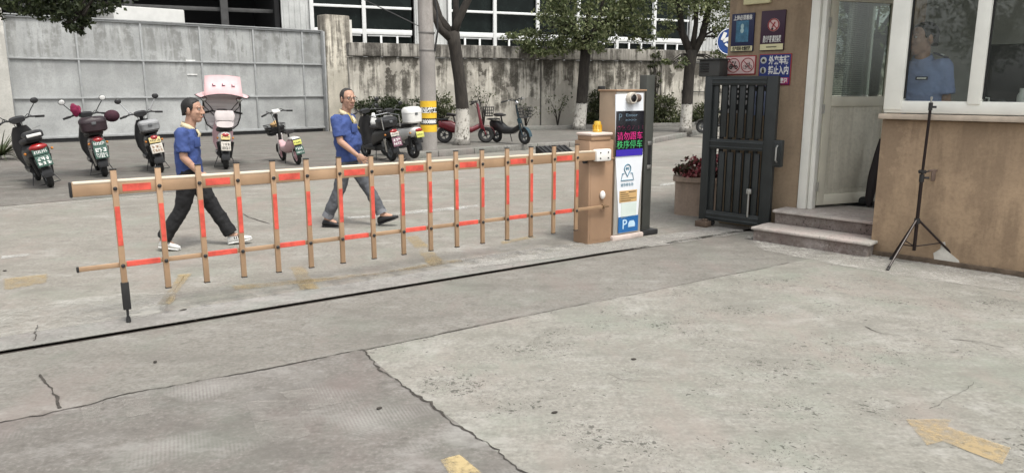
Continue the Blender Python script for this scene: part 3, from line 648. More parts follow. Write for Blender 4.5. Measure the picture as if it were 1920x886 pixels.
q = onwall(735); bush('wall_shrub', 'flat topped dark shrub against the stained wall behind the white scooter', q, [((-.35, 0, hz(196, q)), (.95, .4, .26), 1500), ((.6, 0, hz(198, q)), (.7, .35, .26), 800), ((-.1, 0, hz(208, q)), (.8, .35, .3), 1000), ((.1, 0, hz(224, q)), (.5, .3, .3), 300)], .1, mLeafD, 31)
q = onwall(828); bush('wall_shrub', 'round green shrub between the banded pole and the leaning tree', q, [((0, 0, hz(198, q)), (.6, .4, .42), 1100), ((-.1, 0, hz(222, q)), (.5, .35, .42), 600)], .1, mLeafB, 32)
q = onwall(1118); bush('wall_shrub', 'upright dark shrub beside the fullest tree behind the kiosk', q, [((0, 0, hz(188, q)), (.42, .35, .45), 800), ((.1, 0, hz(208, q)), (.6, .4, .45), 1000), ((0, 0, hz(228, q)), (.65, .4, .4), 800)], .11, mLeafB, 33)
q = onwall(1238); bush('wall_shrub', 'low dark shrub against the wall right of the tall grey post', q, [((-.1, 0, hz(198, q)), (.6, .4, .42), 1000), ((.15, 0, hz(222, q)), (.8, .4, .4), 1100), ((.4, 0, hz(232, q)), (.7, .3, .25), 500)], .11, mLeafB, 34)
q = onwall(1312); bush('wall_shrub', 'small shrub at the wall foot between the forked tree and the steel gate', q, [((0, 0, hz(213, q)), (.6, .4, .45), 900), ((-.6, 0, hz(223, q)), (.5, .35, .38), 600)], .11, mLeafB, 35)
q = onwall(1215, out=.08); vn = bush('wall_creeper', 'thin creeper climbing the joint of the stained wall above the grey post', q, [((0.05, 0, hz(y_, q)), (.26 if y_ > 125 else .42, .1, .25), 90) for y_ in (92, 108, 124, 140, 156, 172, 188)], .1, mLeafB, 36, cat='creeper')
for px, hh, lab, sd in ((1043, 1.05, 'bare pale sapling with few leaves against the wall left of the fullest tree', 41), (985, .9, 'skinny dark sapling behind the teal electric bike', 42), (908, 1.5, 'thin leafy sapling behind the red electric bike', 43)):
    q = onwall(px); t = thing('sapling', lab, 'sapling', q); mb = MB(); rng = random.Random(sd); pts = []
    for k in range(7):
        e = Vector((rng.uniform(-.4, .4), rng.uniform(-.1, .1), hh * rng.uniform(.55, 1))); mid = Vector((e.x * .3, 0, e.z * .55)); mb.tube([(0, 0, 0), mid, e], [.022, .014, .005], 5)
        pts += [(e + Vector((rng.gauss(0, .09), rng.gauss(0, .06), rng.gauss(0, .09)))) for _ in range(16)]
    mb.build('stem', mBark, t, 180); link('foliage', leaf_mesh([tuple(p) for p in pts], .09, seed=sd), mLeafB, t, 0)
# spiky plant at the left edge
q = G(4, 300, .05); t = thing('spiky_plant', 'spiky long leaved plant at the left edge beside the black and red scooter', 'plant', q)
mb = MB(); rng = random.Random(5)
for k in range(95):
    a = rng.uniform(0, 6.28); L = rng.uniform(.5, 1.0); up = rng.uniform(.15, 1.0); dx, dy = math.cos(a), math.sin(a); P = []
    for i in range(7):
        f = i / 6; P.append(Vector((dx * L * f, dy * L * f, .1 + up * L * 1.15 * f - .75 * f * f * L * (1.1 - up * .6))))
    side = Vector((-dy, dx, 0)); n = 7
    mb.mk([p + side * .018 * (1 - i / 6.5) for i, p in enumerate(P)] + [p - side * .018 * (1 - i / 6.5) + Vector((0, 0, .006)) for i, p in enumerate(P)], [(i, i + 1, n + i + 1, n + i) for i in range(6)])
mb.build('blade', leafmat('blade_green', (.04, .055, .025), (.09, .11, .05), (.16, .17, .09)), t, 0)
# dead leaves and grit lying about
rng = random.Random(9)
pts = []
for _ in range(230):
    e, n_ = rng.uniform(-1, 9), rng.choice((rng.uniform(-5, 3.4), rng.uniform(-.4, .1))); p = yd(e, n_); pts.append((p.x, p.y, .012))
me = leaf_mesh(pts, .016, seed=3, droop=0)
for v in me.vertices: v.co.z = .008 + (v.co.z - .012) * .3 + .004
o = link('leaf_litter', me, leafmat('dry_leaf', (.035, .028, .02), (.10, .075, .045), (.2, .17, .12)), None, 0); tag(o, 'tiny dry leaves and grit scattered over the yard concrete', 'litter'); stuff(o)
for px, py, s0, lab in ((343, 582, .05, 'curled dry leaf on the strip beside the gate track'), (291, 679, .04, 'small dark dead leaf alone on the smooth apron'), (711, 766, .035, 'little dark leaf on the brown slab left of the wide crack'), (1188, 674, .035, 'dark oval leaf on the pitted slab below the kiosk'), (1040, 774, .03, 'small black pebble on the pitted slab right of the wide crack'), (9, 508, .045, 'black stone on the road at the left edge')):
    q = G(px, py); mb = MB(); mb.ell((0, 0, .006), (s0 * .6, s0 * .28, .006), nu=10, nv=6); o = mb.build('fallen_leaf' if 'leaf' in lab else 'pebble', mCrack); o.location = q; o.rotation_euler = (0, .15, px); tag(o, lab, 'leaf' if 'leaf' in lab else 'pebble')
# ------------------------------------------------------------------ gatehouse (local x along the lane face, y into the building)
class Frame:
    def __init__(s, o, a): s.o = Vector((o[0], o[1], 0)); s.a = a; s.x = Vector((math.cos(a), math.sin(a), 0)); s.y = Vector((-math.sin(a), math.cos(a), 0))
    def on(s, px, py, yl=0.0):          # photo pixel -> (x, z) on the frame's plane y = yl
        r = ray(px, py); e = Vector((0, 0, EYE)); t = ((s.o + s.y * yl) - e).dot(s.y) / r.dot(s.y); p = e + r * t
        return (p - s.o).dot(s.x), p.z
    def w(s, x, y, z=0.0): p = s.o + s.x * x + s.y * y; return Vector((p.x, p.y, z))
    def loc(s, p): q = Vector(p) - s.o; return q.dot(s.x), q.dot(s.y)
mTan = stained('gatehouse_render', (.385, .28, .185), (.10, .07, .05), .6, 3.4, -1, sx=1.6)
mTan2 = stained('gatehouse_render_side', (.36, .275, .19), (.10, .07, .05), .4, 3.4, -1, sx=1.6)
mIn = M('inner_wall', (.55, .56, .53), .8, .2, 2); mInD = M('inner_dark', (.05, .05, .05), .9, .3, 2)
mDoor = M('door_aluminium', (.62, .60, .50), .45, .12, 3, bmp=.03); mDoorP = stained('door_panel_paint', (.58, .56, .47), (.38, .35, .29), .35, 2, -1, sx=6, rough=.5)
mWin = M('cream_window_frame', (.80, .80, .74), .4, .08, 4, bmp=.02)
mGl = glass('clear_pane', (.85, .88, .86), .06, .03); mGlD = glass('door_pane', (.68, .73, .70), .03, .02)
mGran = concrete('speckled_granite', (.27, .225, .20), (.36, .30, .27), pits=.8, light=(.9, .84, .8), lightamt=.5, bmp=.15)
mSteel = M('stainless', (.5, .5, .48), .35, .15, 6, .9)
g0 = G(1497, 390, .3); FG = Frame(g0, R(-45)); GW = FG.loc(G(1640, 478))[1]            # GW: local y of the window wall
XL = FG.on(1365, 60)[0]; XW = FG.on(1655, 215, GW)[0]
SZ = FG.on(1662, 212, GW)[1]                                                          # sill height
gh = thing('gatehouse', 'tan rendered gatehouse with a glazed door and a white framed window', 'gatehouse', FG.o, FG.a)
HT = 3.2
mb = MB(); mb.box(((XL - .02) / 2, .11, HT / 2), (-XL - .02, .22, HT), 0, .02); mb.box((XL + .11, 1.9, .55), (.22, 3.34, 1.1)); mb.box((XL + .11, 1.9, 3.05), (.22, 3.34, .3)); mb.box((XL + .11, .55, 2.0), (.216, .64, 1.8)); mb.build('sign_wall', mTan2, gh)
mb = MB()
mb.box((XW + 1.5, GW + .11, SZ / 2 - .03), (3.0, .22, SZ - .06), 0, .012); mb.box((XW + 1.5, GW + .11, 2.95), (3.0, .22, .5)); mb.box((XW + .05, GW / 2 + .11, 1.5), (.1, -GW, 3.0)); mb.box((XW + 2.89, GW + 2, .45), (.22, 3.55, .9))  # last box: unseen end wall, kept low so outside light reaches the room
mb.build('window_wall', mTan, gh)
XE = XW + 2.95; ba, bb = XL + .3, .02
mb = MB(); mb.box(((bb + XE) / 2, 3.6, 1.6), (XE - bb, .2, 3.2)); mb.box(((XL + bb) / 2, 3.6, .55), (bb - XL - .004, .2, 1.1)); mb.box(((XL + bb) / 2, 3.6, 3.04), (bb - XL - .004, .2, .3)); mb.box((XL + .16, 3.6, 2.0), (.3, .2, 1.79)); mb.box((XL + .235, 1.9, .7), (.02, 3.15, .8)); mb.box((XL + .235, 1.9, 3.04), (.02, 3.15, .3)); mb.box((XL + .235, .62, 2.0), (.02, .58, 1.79)); mb.build('inner_wall', mIn, gh)
rw = MB()
for x in (ba + .03, (ba + bb) / 2, bb - .03): rw.box((x, 3.58, 2.0), (.06, .1, 1.78), 0, .006)
for z in (1.14, 2.86): rw.box(((ba + bb) / 2, 3.582, z), (bb - ba - .06, .09, .06), 0, .006)
rw = rw.build('rear_window', mWin, gh)
mb = MB(); mb.box(((ba + bb) / 2, 3.6, 2.0), (bb - ba - .05, .006, 1.7)); mb.build('pane', mGl, rw)
mb = MB()
for i in range(60): mb.box((XL + .3, 2.2, 1.12 + i * .029), (.022, 2.5, .002), rot=Matrix.Rotation(R(20), 3, 'Y'))
mb.build('blind', M('blind_grey', (.22, .24, .21), .6, .3, 2), rw)
mb = MB()
for y_ in (.92, 2.1, 3.4): mb.box((XL + .12, y_, 2.0), (.08, .07, 1.79), 0, .006)
mb.build('side_window_frame', mWin, rw)
mb = MB(); mb.box((XL + .12, 2.15, 2.0), (.006, 2.4, 1.78)); mb.build('pane', mGl, rw)
mb = MB(); mb.box(((XL + XE) / 2, 1.42, 3.26), (XE - XL + .3, 4.5, .12)); mb.build('roof', mIn, gh)
mb = MB(); mb.box(((XL + XE) / 2, 1.9, .15), (XE - XL - .5, 3.35, .29)); mb.build('inner_floor', mInD, gh)
# white plaster patch knocked off the wall foot
px_, pz_ = FG.on(1772, 470, GW)
mb = MB(); A = [FG.on(a, b, GW) for a, b in ((1752, 492), (1750, 474), (1763, 466), (1765, 454), (1772, 453), (1774, 468), (1786, 478), (1798, 488), (1800, 499), (1775, 496))]
mb.loft([[(x, GW - .001, z) for x, z in A], [(x + .004, GW - .012, z) for x, z in A]]); mb.build('plaster_patch', M('white_plaster', (.55, .53, .48), .9, .2, 12, bmp=.2), gh)
# thin rough strip along the wall foot, darker than the wall
mb = MB(); mb.box((XW + 1.5, GW - .006, .02), (3.0, .02, .06), 0, .004); mb.build('wall_foot', M('dark_render', (.12, .09, .065), .95, .5, 9, bmp=.5), gh)
# window
zB = SZ; x1, x2, x3 = [FG.on(a, 197, GW)[0] for a in (1690, 1812, 1838)]
win = MB(); yw = GW + .05
xe = XW + 2.95; zT = 2.72
win.box(((XW + x1) / 2, yw, (zB + zT) / 2 + .03), (x1 - XW, .12, zT - zB), 0, .012); win.box(((XW + xe) / 2, yw + .004, zB + .06), (xe - XW - .01, .1, .115), 0, .01)
win.box(((x2 + x3) / 2, yw - .01, (zB + zT) / 2 + .03), (x3 - x2, .1, zT - zB - .12), 0, .012); win.box(((XW + xe) / 2, yw, zT), (xe - XW, .12, .1))
for x in (x3 + 1.15,): win.box((x, yw - .01, (zB + zT) / 2 + .03), (.1, .1, zT - zB - .12), 0, .012)
wo = win.build('window', mWin, gh)
for a, b in ((x1 - .01, x2 + .01), (x3 - .01, x3 + 1.11), (x3 + 1.19, xe - .03)):
    mb = MB(); mb.box(((a + b) / 2, yw + .02, (zB + zT) / 2 + .05), (b - a, .006, zT - zB - .14)); mb.build('pane', mGl, wo)
    mb = MB(); q = .016
    mb.box((a + .012, yw + .005, (zB + zT) / 2 + .06), (q, .04, zT - zB - .16))
    mb.build('gasket', mRubber, wo)
mb = MB(); mb.box(((XW + xe) / 2, GW - .02, zB - .03), (xe - XW + .03, .12, .05), 0, .01); mb.build('sill', M('sill_render', (.50, .42, .34), .8, .2, 8), wo)
mb = MB(); mb.box(((XW + xe) / 2, GW + .32, zB + .0), (xe - XW - .3, .26, .04), 0, .006); mb.build('inner_ledge', mIn, gh)
# door frame and ajar leaf
def doorbox(mb, x, z, sx, sz, y=0, sy=.05, bev=.006): mb.box((x, y, z), (sx, sy, sz), 0, bev)
mb = MB(); mb.box((.035, .05, 1.65), (.1, .14, 2.7), 0, .01); mb.box((.115, .07, 1.65), (.055, .1, 2.7), 0, .008); mb.box((.55, .05, 2.85), (1.0, .14, .2)); mb.build('door_frame', mWin, gh)
dr = bpy.data.objects.new('door', None)
mb = MB(); DW, DB, DT = .98, .335, 2.68; zm_ = 1.5
for x in (.05, DW - .05): doorbox(mb, x, (DB + DT) / 2, .1, DT - DB)
for z, h in ((DB + .06, .12), (zm_, .11), (DT - .05, .1)): doorbox(mb, DW / 2, z, DW - .2, h, .002)
dr = mb.build('door', mDoor, gh); dr.location = (.13, .13, 0); dr.rotation_euler = (0, 0, R(66))
mb = MB(); mb.box((DW / 2, .005, (DB + zm_) / 2 + .03), (DW - .19, .025, zm_ - DB - .17), 0, .004); mb.box((DW / 2, -.008, (DB + zm_) / 2 + .03), (DW - .3, .012, zm_ - DB - .3), 0, .004); mb.build('lower_panel', mDoorP, dr)
mb = MB(); mb.box((DW / 2, .005, (zm_ + DT) / 2), (DW - .19, .006, DT - zm_ - .14)); mb.build('glass', mGlD, dr)
for z in (.55, 1.42, 2.35): mb = MB(); mb.tube([(-.012, -.03, z - .05), (-.012, -.03, z + .05)], .014, 8); mb.build('hinge', mSteel, dr)
mb = MB(); mb.box((DW - .06, -.035, 1.32), (.03, .02, .2), 0, .006); mb.tube([(DW - .06, -.045, 1.36), (DW - .06, -.08, 1.36), (DW - .17, -.085, 1.36)], .01, 8); mb.build('handle', mSteel, dr)
# granite steps
st = thing('entrance_steps', 'two speckled granite steps up to the gatehouse door', 'steps', FG.o, FG.a)
yL = FG.loc(G(1640, 457, .15))[1]; yU = FG.loc(G(1650, 417, .3))[1]; xs0 = FG.on(1408, 425, yL)[0]; xs1 = FG.on(1448, 392, yU)[0]
mb = MB(); mb.box(((xs0 + 1.06) / 2, (yL + .02 + yU) / 2, .055), (1.06 - xs0 - .05, yU - yL - .02, .13)); mb.box(((xs1 + 1.04) / 2, (yU + .03 + .1) / 2, .13), (1.04 - xs1 - .05, .1 - yU - .03, .27)); mb.build('riser', mGran, st)
mGran2 = concrete('granite_tread', (.68, .61, .56), (.80, .73, .67), pits=.7, light=(1, .95, .9), lightamt=.5, bmp=.12)
mb = MB(); mb.box(((xs0 + 1.07) / 2, (yL + yU) / 2 + .0, .136), (1.07 - xs0, yU - yL + .02, .032), 0, .012); mb.build('tread', mGran2, st)
mb = MB(); mb.box(((xs1 + 1.045) / 2, (yU + .62) / 2, .285), (1.045 - xs1, .62 - yU, .034), 0, .012); mb.build('tread', mGran2, st)
# ------------------------------------------------------------------ signs on the gatehouse
mNavy = M('sign_navy', (.012, .016, .06), .35, .15, 5, bmp=.01); mPlum = M('sign_plum', (.035, .010, .03), .35, .15, 5, bmp=.01); mYb = M('sign_pale_yellow', (.62, .58, .36), .45, .08, 5, bmp=.01)
mRedW = M('sign_red', (.30, .03, .035), .45, .1, 6, bmp=.01); mPink = M('sign_pale_pink', (.62, .46, .44), .5, .08, 6, bmp=.01); mWht = M('sign_white', (.72, .72, .70), .5, .06, 6, bmp=.01); mBlueS = M('sign_royal_blue', (.015, .03, .16), .4, .1, 6, bmp=.01)
mInkD = M('dark_ink', (.03, .028, .025), .6, .1, 6, bmp=0); mPhoto = M('poster_blue_photo', (.05, .16, .26), .45, .5, 18, bmp=0); mMag = M('sign_magenta', (.40, .03, .12), .45, .1, 6, bmp=.01)
def rect(FR, yl, tl, br, tr=None, bl=None):
    P = [FR.on(*tl, yl), FR.on(*br, yl)] + ([FR.on(*tr, yl)] if tr else []) + ([FR.on(*bl, yl)] if bl else [])
    xa = (P[0][0] + (P[3][0] if bl else P[0][0])) / 2; xb = (P[1][0] + (P[2][0] if tr else P[1][0])) / 2
    zt_ = (P[0][1] + (P[2][1] if tr else P[0][1])) / 2; zb_ = (P[1][1] + (P[3][1] if bl else P[1][1])) / 2
    return xa, xb, zb_, zt_
def signboard(name, label, FR, r, mat, dep=.025, bev=.004, y0=0, grp=None, cat='sign'):
    xa, xb, za, zb_ = r; t = thing(name, label, cat, FR.w((xa + xb) / 2, y0, (za + zb_) / 2), FR.a, grp)
    mb = MB(); mb.box((0, -dep / 2, 0), (xb - xa, dep, zb_ - za), 0, bev); mb.build('board', mat, t)
    return t, xb - xa, zb_ - za, -dep - .002
def plate(t, name, cx, cz, sx, sz, y, mat, d=.003):
    mb = MB(); mb.box((cx, y, cz), (sx, d, sz)); return mb.build(name, mat, t, 0)
def ban(mb, cx, cz, r, y, wd=.12):
    mb.torus((cx, y, cz), (0, 1, 0), r, r * wd * .6, 32, 6); mb.tube([(cx - r * .68, y - .001, cz + r * .68), (cx + r * .68, y - .001, cz - r * .68)], r * wd * .5, 6)
s1, W_, H_, y = signboard('dress_code_sign', 'narrow navy sign with a blue photo of a worker and a pale yellow strip', FG, rect(FG, 0, (1376, 27), (1413, 96), (1417, 24), (1370, 98)), mNavy)
mb = MB(); mb.text('上岗必须着装', face_at(0, y, H_ * .39), .06, W_ * .82, .001); mb.build('lettering', mWht, s1, 0)
o = plate(s1, 'photo', 0, H_ * .03, W_ * .56, H_ * .56, y, mPhoto)
mb = MB(); mb.ell((0, y - .004, H_ * .16), (W_ * .07, .003, H_ * .07)); mb.ell((0, y - .005, H_ * .05), (W_ * .08, .003, H_ * .07)); mb.build('worker_picture', M('photo_pale', (.35, .5, .52), .5, .2, 30, bmp=0), s1)
o = plate(s1, 'strip', 0, -H_ * .42, W_ * .96, H_ * .13, y, mYb)
mb = MB(); mb.text('生产期间 衣着规范', face_at(0, y - .003, -H_ * .42), .05, W_ * .8, .0015); mb.build('lettering', mInkD, o, 0)
s2, W_, H_, y = signboard('no_smoking_sign', 'dark plum no smoking sign with a pink round symbol and a pale strip', FG, rect(FG, 0, (1430, 22), (1471, 94), (1475, 18), (1426, 96)), mPlum)
mb = MB(); mb.lathe([(W_ * .25, 0), (W_ * .25, .004)], 28, Matrix.Translation((W_ * .04, y + .002, H_ * .14)) @ FACE); o = mb.build('symbol_disc', mPink, s2)
mb = MB(); ban(mb, W_ * .04, H_ * .14, W_ * .22, y - .005, .16); mb.box((W_ * .04, y - .004, H_ * .14), (W_ * .24, .003, .014), rot=Matrix.Rotation(R(-60), 3, 'Y')); mb.build('ban_symbol', mRedW, o)
mb = MB(); mb.ell((W_ * .0, y - .006, H_ * .04), (W_ * .05, .002, H_ * .03)); mb.build('cigarette_tip', mInkD, o)
mb = MB(); mb.text('禁止吸烟 请勿吸烟', face_at(.0, y, -H_ * .17), .042, W_ * .74, .001); mb.text('进入厂区 禁止烟火', face_at(.0, y, -H_ * .25), .042, W_ * .76, .001); mb.build('lettering', mWht, s2, 0)
o = plate(s2, 'strip', 0, -H_ * .41, W_ * .96, H_ * .15, y, mYb)
mb = MB()
for i in range(11): mb.box((-W_ * .2 + i * W_ * .04, y - .003, -H_ * .41), (W_ * .026, .002, .013))
mb.build('small_print', mInkD, o, 0)
s3, W_, H_, y = signboard('no_riding_sign', 'small red bordered pale sign banning scooters and bicycles', FG, rect(FG, 0, (1363, 107), (1417, 140), (1419, 102), (1361, 141)), mRedW, .012)
o = plate(s3, 'panel', 0, 0, W_ * .93, H_ * .88, y, mPink)
mb = MB()
for sx_ in (-1, 1): ban(mb, sx_ * W_ * .235, 0, H_ * .36, y - .003, .1)
mb.build('ban_symbol', mRedW, o)
mb = MB(); cx = -W_ * .235; yy = y - .003
for wx in (-.4, .45): mb.torus((cx + wx * H_ * .36, yy, -H_ * .1), (0, 1, 0), H_ * .07, H_ * .03, 14, 5)
mb.box((cx, yy, -H_ * .05), (H_ * .3, .003, H_ * .09)); mb.box((cx + .08 * H_, yy, H_ * .08), (H_ * .05, .003, H_ * .24), rot=Matrix.Rotation(R(15), 3, 'Y')); mb.box((cx - .12 * H_, yy, H_ * .04), (H_ * .18, .003, H_ * .06)); mb.ell((cx - .05 * H_, yy, H_ * .17), (H_ * .05, .002, H_ * .05))
cx = W_ * .235
for wx in (-.5, .5): mb.torus((cx + wx * H_ * .3, yy, -H_ * .1), (0, 1, 0), H_ * .1, H_ * .012, 16, 5)
for a, b in (((-.15, -.1), (-.02, .08)), ((-.02, .08), (.11, .08)), ((.11, .08), (0, -.1)), ((0, -.1), (-.15, -.1)), ((.15, -.1), (.1, .14)), ((0, -.1), (-.04, .13)), ((.06, .15), (.14, .14))): mb.tube([(cx + a[0] * H_, yy, a[1] * H_), (cx + b[0] * H_, yy, b[1] * H_)], H_ * .012, 5)
mb.build('vehicle_symbol', mInkD, o)
s4, W_, H_, y = signboard('no_entry_sign', 'royal blue sign with white characters about outside vehicles', FG, rect(FG, 0, (1424, 103), (1482, 158), (1486, 99), (1422, 162)), mRedW, .012)
o = plate(s4, 'panel', 0, 0, W_ * .95, H_ * .95, y, mBlueS); yy = y - .003
mb = MB(); mb.text('外来车辆', face_at(W_ * .12, yy, H_ * .3), .1, W_ * .62, .003); mb.text('禁止入内', face_at(W_ * .12, yy, -H_ * .02), .1, W_ * .62, .003); mb.build('lettering', mWht, o, 0)
mb = MB()
for zz_ in (.3, -.02): mb.lathe([(W_ * .095, 0), (W_ * .095, .003)], 24, Matrix.Translation((-W_ * .35, yy + .002, H_ * zz_)) @ FACE)
mb.build('symbol_disc', M('disc_grey', (.5, .52, .5), .5), o)
mb = MB(); mb.box((-W_ * .35, yy - .004, H_ * .285), (W_ * .1, .002, .022)); mb.box((-W_ * .35, yy - .004, H_ * .32), (W_ * .06, .002, .02)); mb.ell((-W_ * .35, yy - .004, H_ * .03), (.011, .002, .013)); mb.box((-W_ * .35, yy - .004, -H_ * .05), (.03, .002, .035)); mb.build('symbol', mInkD, o)
o2 = plate(s4, 'red_strip', 0, -H_ * .355, W_ * .9, H_ * .2, yy, mMag)
mb = MB(); mb.text('外来人员请登记', face_at(0, yy - .003, -H_ * .355), .06, W_ * .84, .002); mb.build('lettering', mWht, o2, 0)
s5, W_, H_, y = signboard('name_plate', 'pale yellow plate at the very top of the gatehouse sign wall', FG, rect(FG, 0, (1400, -38), (1447, 6)), mYb, .05, .008)
def poster(lab, a, b, mat, deco):
    t, W_, H_, y = signboard('notice_poster', lab, FG, rect(FG, 0, a, b), mat, .004, 0, 0, None, 'poster')
    mb = MB(); deco(mb, W_, H_, y); mb.build('poster_print', mInkD, t, 0)
def deco1(mb, W_, H_, y):
    for cx in (-.36, 0, .36):
        for k in range(3): mb.box((cx * W_, y, H_ * (.36 - k * .17)), (W_ * .14, .002, H_ * .09))
        mb.ell((cx * W_, y, -H_ * .28), (W_ * .1, .002, H_ * .11))
poster('white notice poster behind the upper bars of the steel gate', (1357, 160), (1409, 213), M('poster_white', (.62, .61, .6), .6, .1, 6, bmp=0), deco1)
def deco2(mb, W_, H_, y):
    mb.box((0, y, H_ * .4), (W_ * .95, .002, H_ * .16)); mb.box((-W_ * .2, y, 0), (W_ * .3, .002, H_ * .3))
poster('pale blue notice poster behind the bars nearest the door', (1414, 161), (1447, 217), M('poster_blue', (.28, .33, .5), .6, .3, 6, bmp=0), deco2)
# round blue sign on a post beyond the gatehouse corner
q = AT(1369, 78, 15.5); t = thing('round_road_sign', 'round blue road sign with a white arrow half hidden by the gatehouse corner', 'road sign', (q.x, q.y, 0), R(-8))
mb = MB(); mb.tube([(0, .04, 0), (0, .04, q.z + .1)], .035, 12); mb.build('post', mSteel, t)
mb = MB(); mb.lathe([(.27, 0), (.27, .012)], 36, Matrix.Translation((0, 0, q.z)) @ FACE); mb.build('disc', M('sign_blue_round', (.02, .06, .22), .4, .1, 4, bmp=0), t)
mb = MB(); mb.torus((0, -.014, q.z), (0, 1, 0), .255, .009, 36, 6); mb.box((-.05, -.016, q.z + .05), (.2, .006, .07), rot=Matrix.Rotation(R(-25), 3, 'Y')); mb.box((-.13, -.016, q.z + .1), (.07, .006, .16), rot=Matrix.Rotation(R(20), 3, 'Y')); mb.box((-.03, -.016, q.z - .09), (.16, .006, .05), rot=Matrix.Rotation(R(35), 3, 'Y')); mb.build('white_symbol', mWht, t)

# ------------------------------------------------------------------ steel gate leaf folded back against the sign wall
mGt = M('gate_charcoal', (.024, .028, .028), .45, .25, 5, bmp=.04, spec=.45)
yg = FG.loc(G(1318, 421))[1]; yg = min(yg, -.16)
xa, zt_ = FG.on(1325, 145, yg); xb, _ = FG.on(1462, 143, yg); zb_ = .075; zt_ = FG.on(1390, 143, yg)[1]
gl_ = thing('steel_gate', 'charcoal steel pedestrian gate with vertical bars folded back against the sign wall', 'gate', FG.w(xa, yg), FG.a)
GWd = xb - xa; zmid = FG.on(1390, 272, yg)[1]
mb = MB()
mb.box((.05, 0, (zb_ + zt_) / 2), (.1, .06, zt_ - zb_), 0, .005); mb.box((GWd - .065, 0, (zb_ + zt_) / 2), (.13, .06, zt_ - zb_), 0, .005)
mb.box((GWd / 2 - .015, -.002, zt_ - .05), (GWd - .23, .056, .1), 0, .005); mb.box((GWd / 2 - .015, -.002, zb_ + .06), (GWd - .23, .056, .12), 0, .005); mb.box((GWd / 2 - .015, .002, zmid), (GWd - .23, .05, .12), 0, .005); mb.build('frame', mGt, gl_)
for zz_ in (zt_ - .03, zt_ - .07, zmid + .03, zmid - .03, zb_ + .085, zb_ + .035): mb = MB(); mb.box((GWd / 2 - .015, -.034, zz_), (GWd - .23, .012, .012), 0, .003); mb.build('rail_rib', M('gate_groove', (.045, .052, .054), .4, .2, 5), gl_)
mb = MB(); mb.box((.135, .012, (zb_ + zt_) / 2), (.07, .03, zt_ - zb_ - .2), 0, .004); mb.build('side_plate', mGt, gl_)
for i in range(5):
    mb = MB(); x = .17 + (GWd - .30) * (i + .75) / 5.5; mb.box((x, .012, (zmid + zt_) / 2), (.066, .03, zt_ - zmid - .16), 0, .004); mb.box((x, .012, (zmid + zb_) / 2), (.066, .03, zmid - zb_ - .18), 0, .004); mb.build('bar', mGt, gl_)
for i in range(6):
    mb = MB(); x = .17 + (GWd - .30) * (i + .25) / 5.5; mb.box((x, .07, (zb_ + zt_) / 2), (.05, .025, zt_ - zb_ - .12), 0, .004); mb.build('rear_bar', mGt, gl_)
xh, zh = FG.on(1471, 290, yg); z1_ = FG.on(1471, 263, yg)[1]; z0_ = FG.on(1471, 314, yg)[1]
mb = MB(); mb.box((GWd + .045, 0, (z0_ + z1_) / 2), (.1, .08, z1_ - z0_), 0, .012); mb.box((GWd + .05, -.047, (z0_ + z1_) / 2), (.06, .02, z1_ - z0_ - .05), 0, .006); lk = mb.build('lock_case', mGt, gl_)
mb = MB(); mb.tube([(GWd + .06, -.06, z1_ - .06), (GWd + .06, -.09, z1_ - .08), (GWd + .06, -.09, z0_ + .08), (GWd + .06, -.06, z0_ + .06)], .009, 8); mb.build('handle', mSteel, lk)
bx_, bz_ = FG.on(1408, 358, yg); bz2 = FG.on(1408, 398, yg)[1]
mb = MB(); mb.tube([(bx_ - xa, -.05, bz_), (bx_ - xa, -.05, bz2 - .05)], .011, 8); mb.box((bx_ - xa, -.045, bz_), (.06, .03, .06), 0, .008); mb.build('drop_bolt', mSteel, gl_)
for x in (.16, GWd - .12): mb = MB(); mb.lathe([(.04, -.02), (.045, 0), (.04, .02)], 16, Matrix.Translation((x, 0, .045)) @ FACE); mb.box((x, 0, .075), (.05, .055, .05), 0, .004); mb.build('wheel', mRubber, gl_)
bq = G(1318, 424); t = thing('stop_block', 'small rusty brown stop block on the ground at the foot of the steel gate', 'block', bq, FG.a)
mb = MB(); mb.box((0, 0, .035), (.16, .12, .07), 0, .01); mb.box((.02, 0, .08), (.06, .05, .03), 0, .006); mb.build('block', M('rust_brown', (.10, .07, .05), .85, .3, 12), t)
ca, cz0 = FG.on(1318, 140, yg + .07); cb, cz1 = FG.on(1358, 112, yg + .07)
t = thing('control_box', 'dark louvred control box on top of the steel gate at the wall corner', 'box', FG.w((ca + cb) / 2, yg + .07, zt_), FG.a)
ch = max(.14, cz1 - zt_)
mb = MB(); mb.box((0, 0, ch / 2), (cb - ca, .2, ch), 0, .012); mb.box((0, -.01, ch + .006), (cb - ca + .03, .24, .016), 0, .004); mb.build('case', M('box_dark_grey', (.05, .05, .048), .6, .2, 6), t)
mb = MB()
for k in range(4): mb.box((-(cb - ca) * .22, -.104, ch * (.3 + .15 * k)), ((cb - ca) * .42, .012, .012), rot=Matrix.Rotation(R(25), 3, 'X'))
mb.build('louvre', mDark, t)

# sliding gate track set in the ground
o = MB(); mid = yd(E1 / 2 - 10, -.001, -.02); o.box((mid.x, mid.y, -.012), (E1 + 20, .02, .014), math.atan2(EV.y, EV.x)); o = o.build('gate_track', M('track_rust', (.045, .035, .028), .7, .4, 10, .3)); tag(o, 'dark steel gate track let into the concrete along the threshold', 'track')

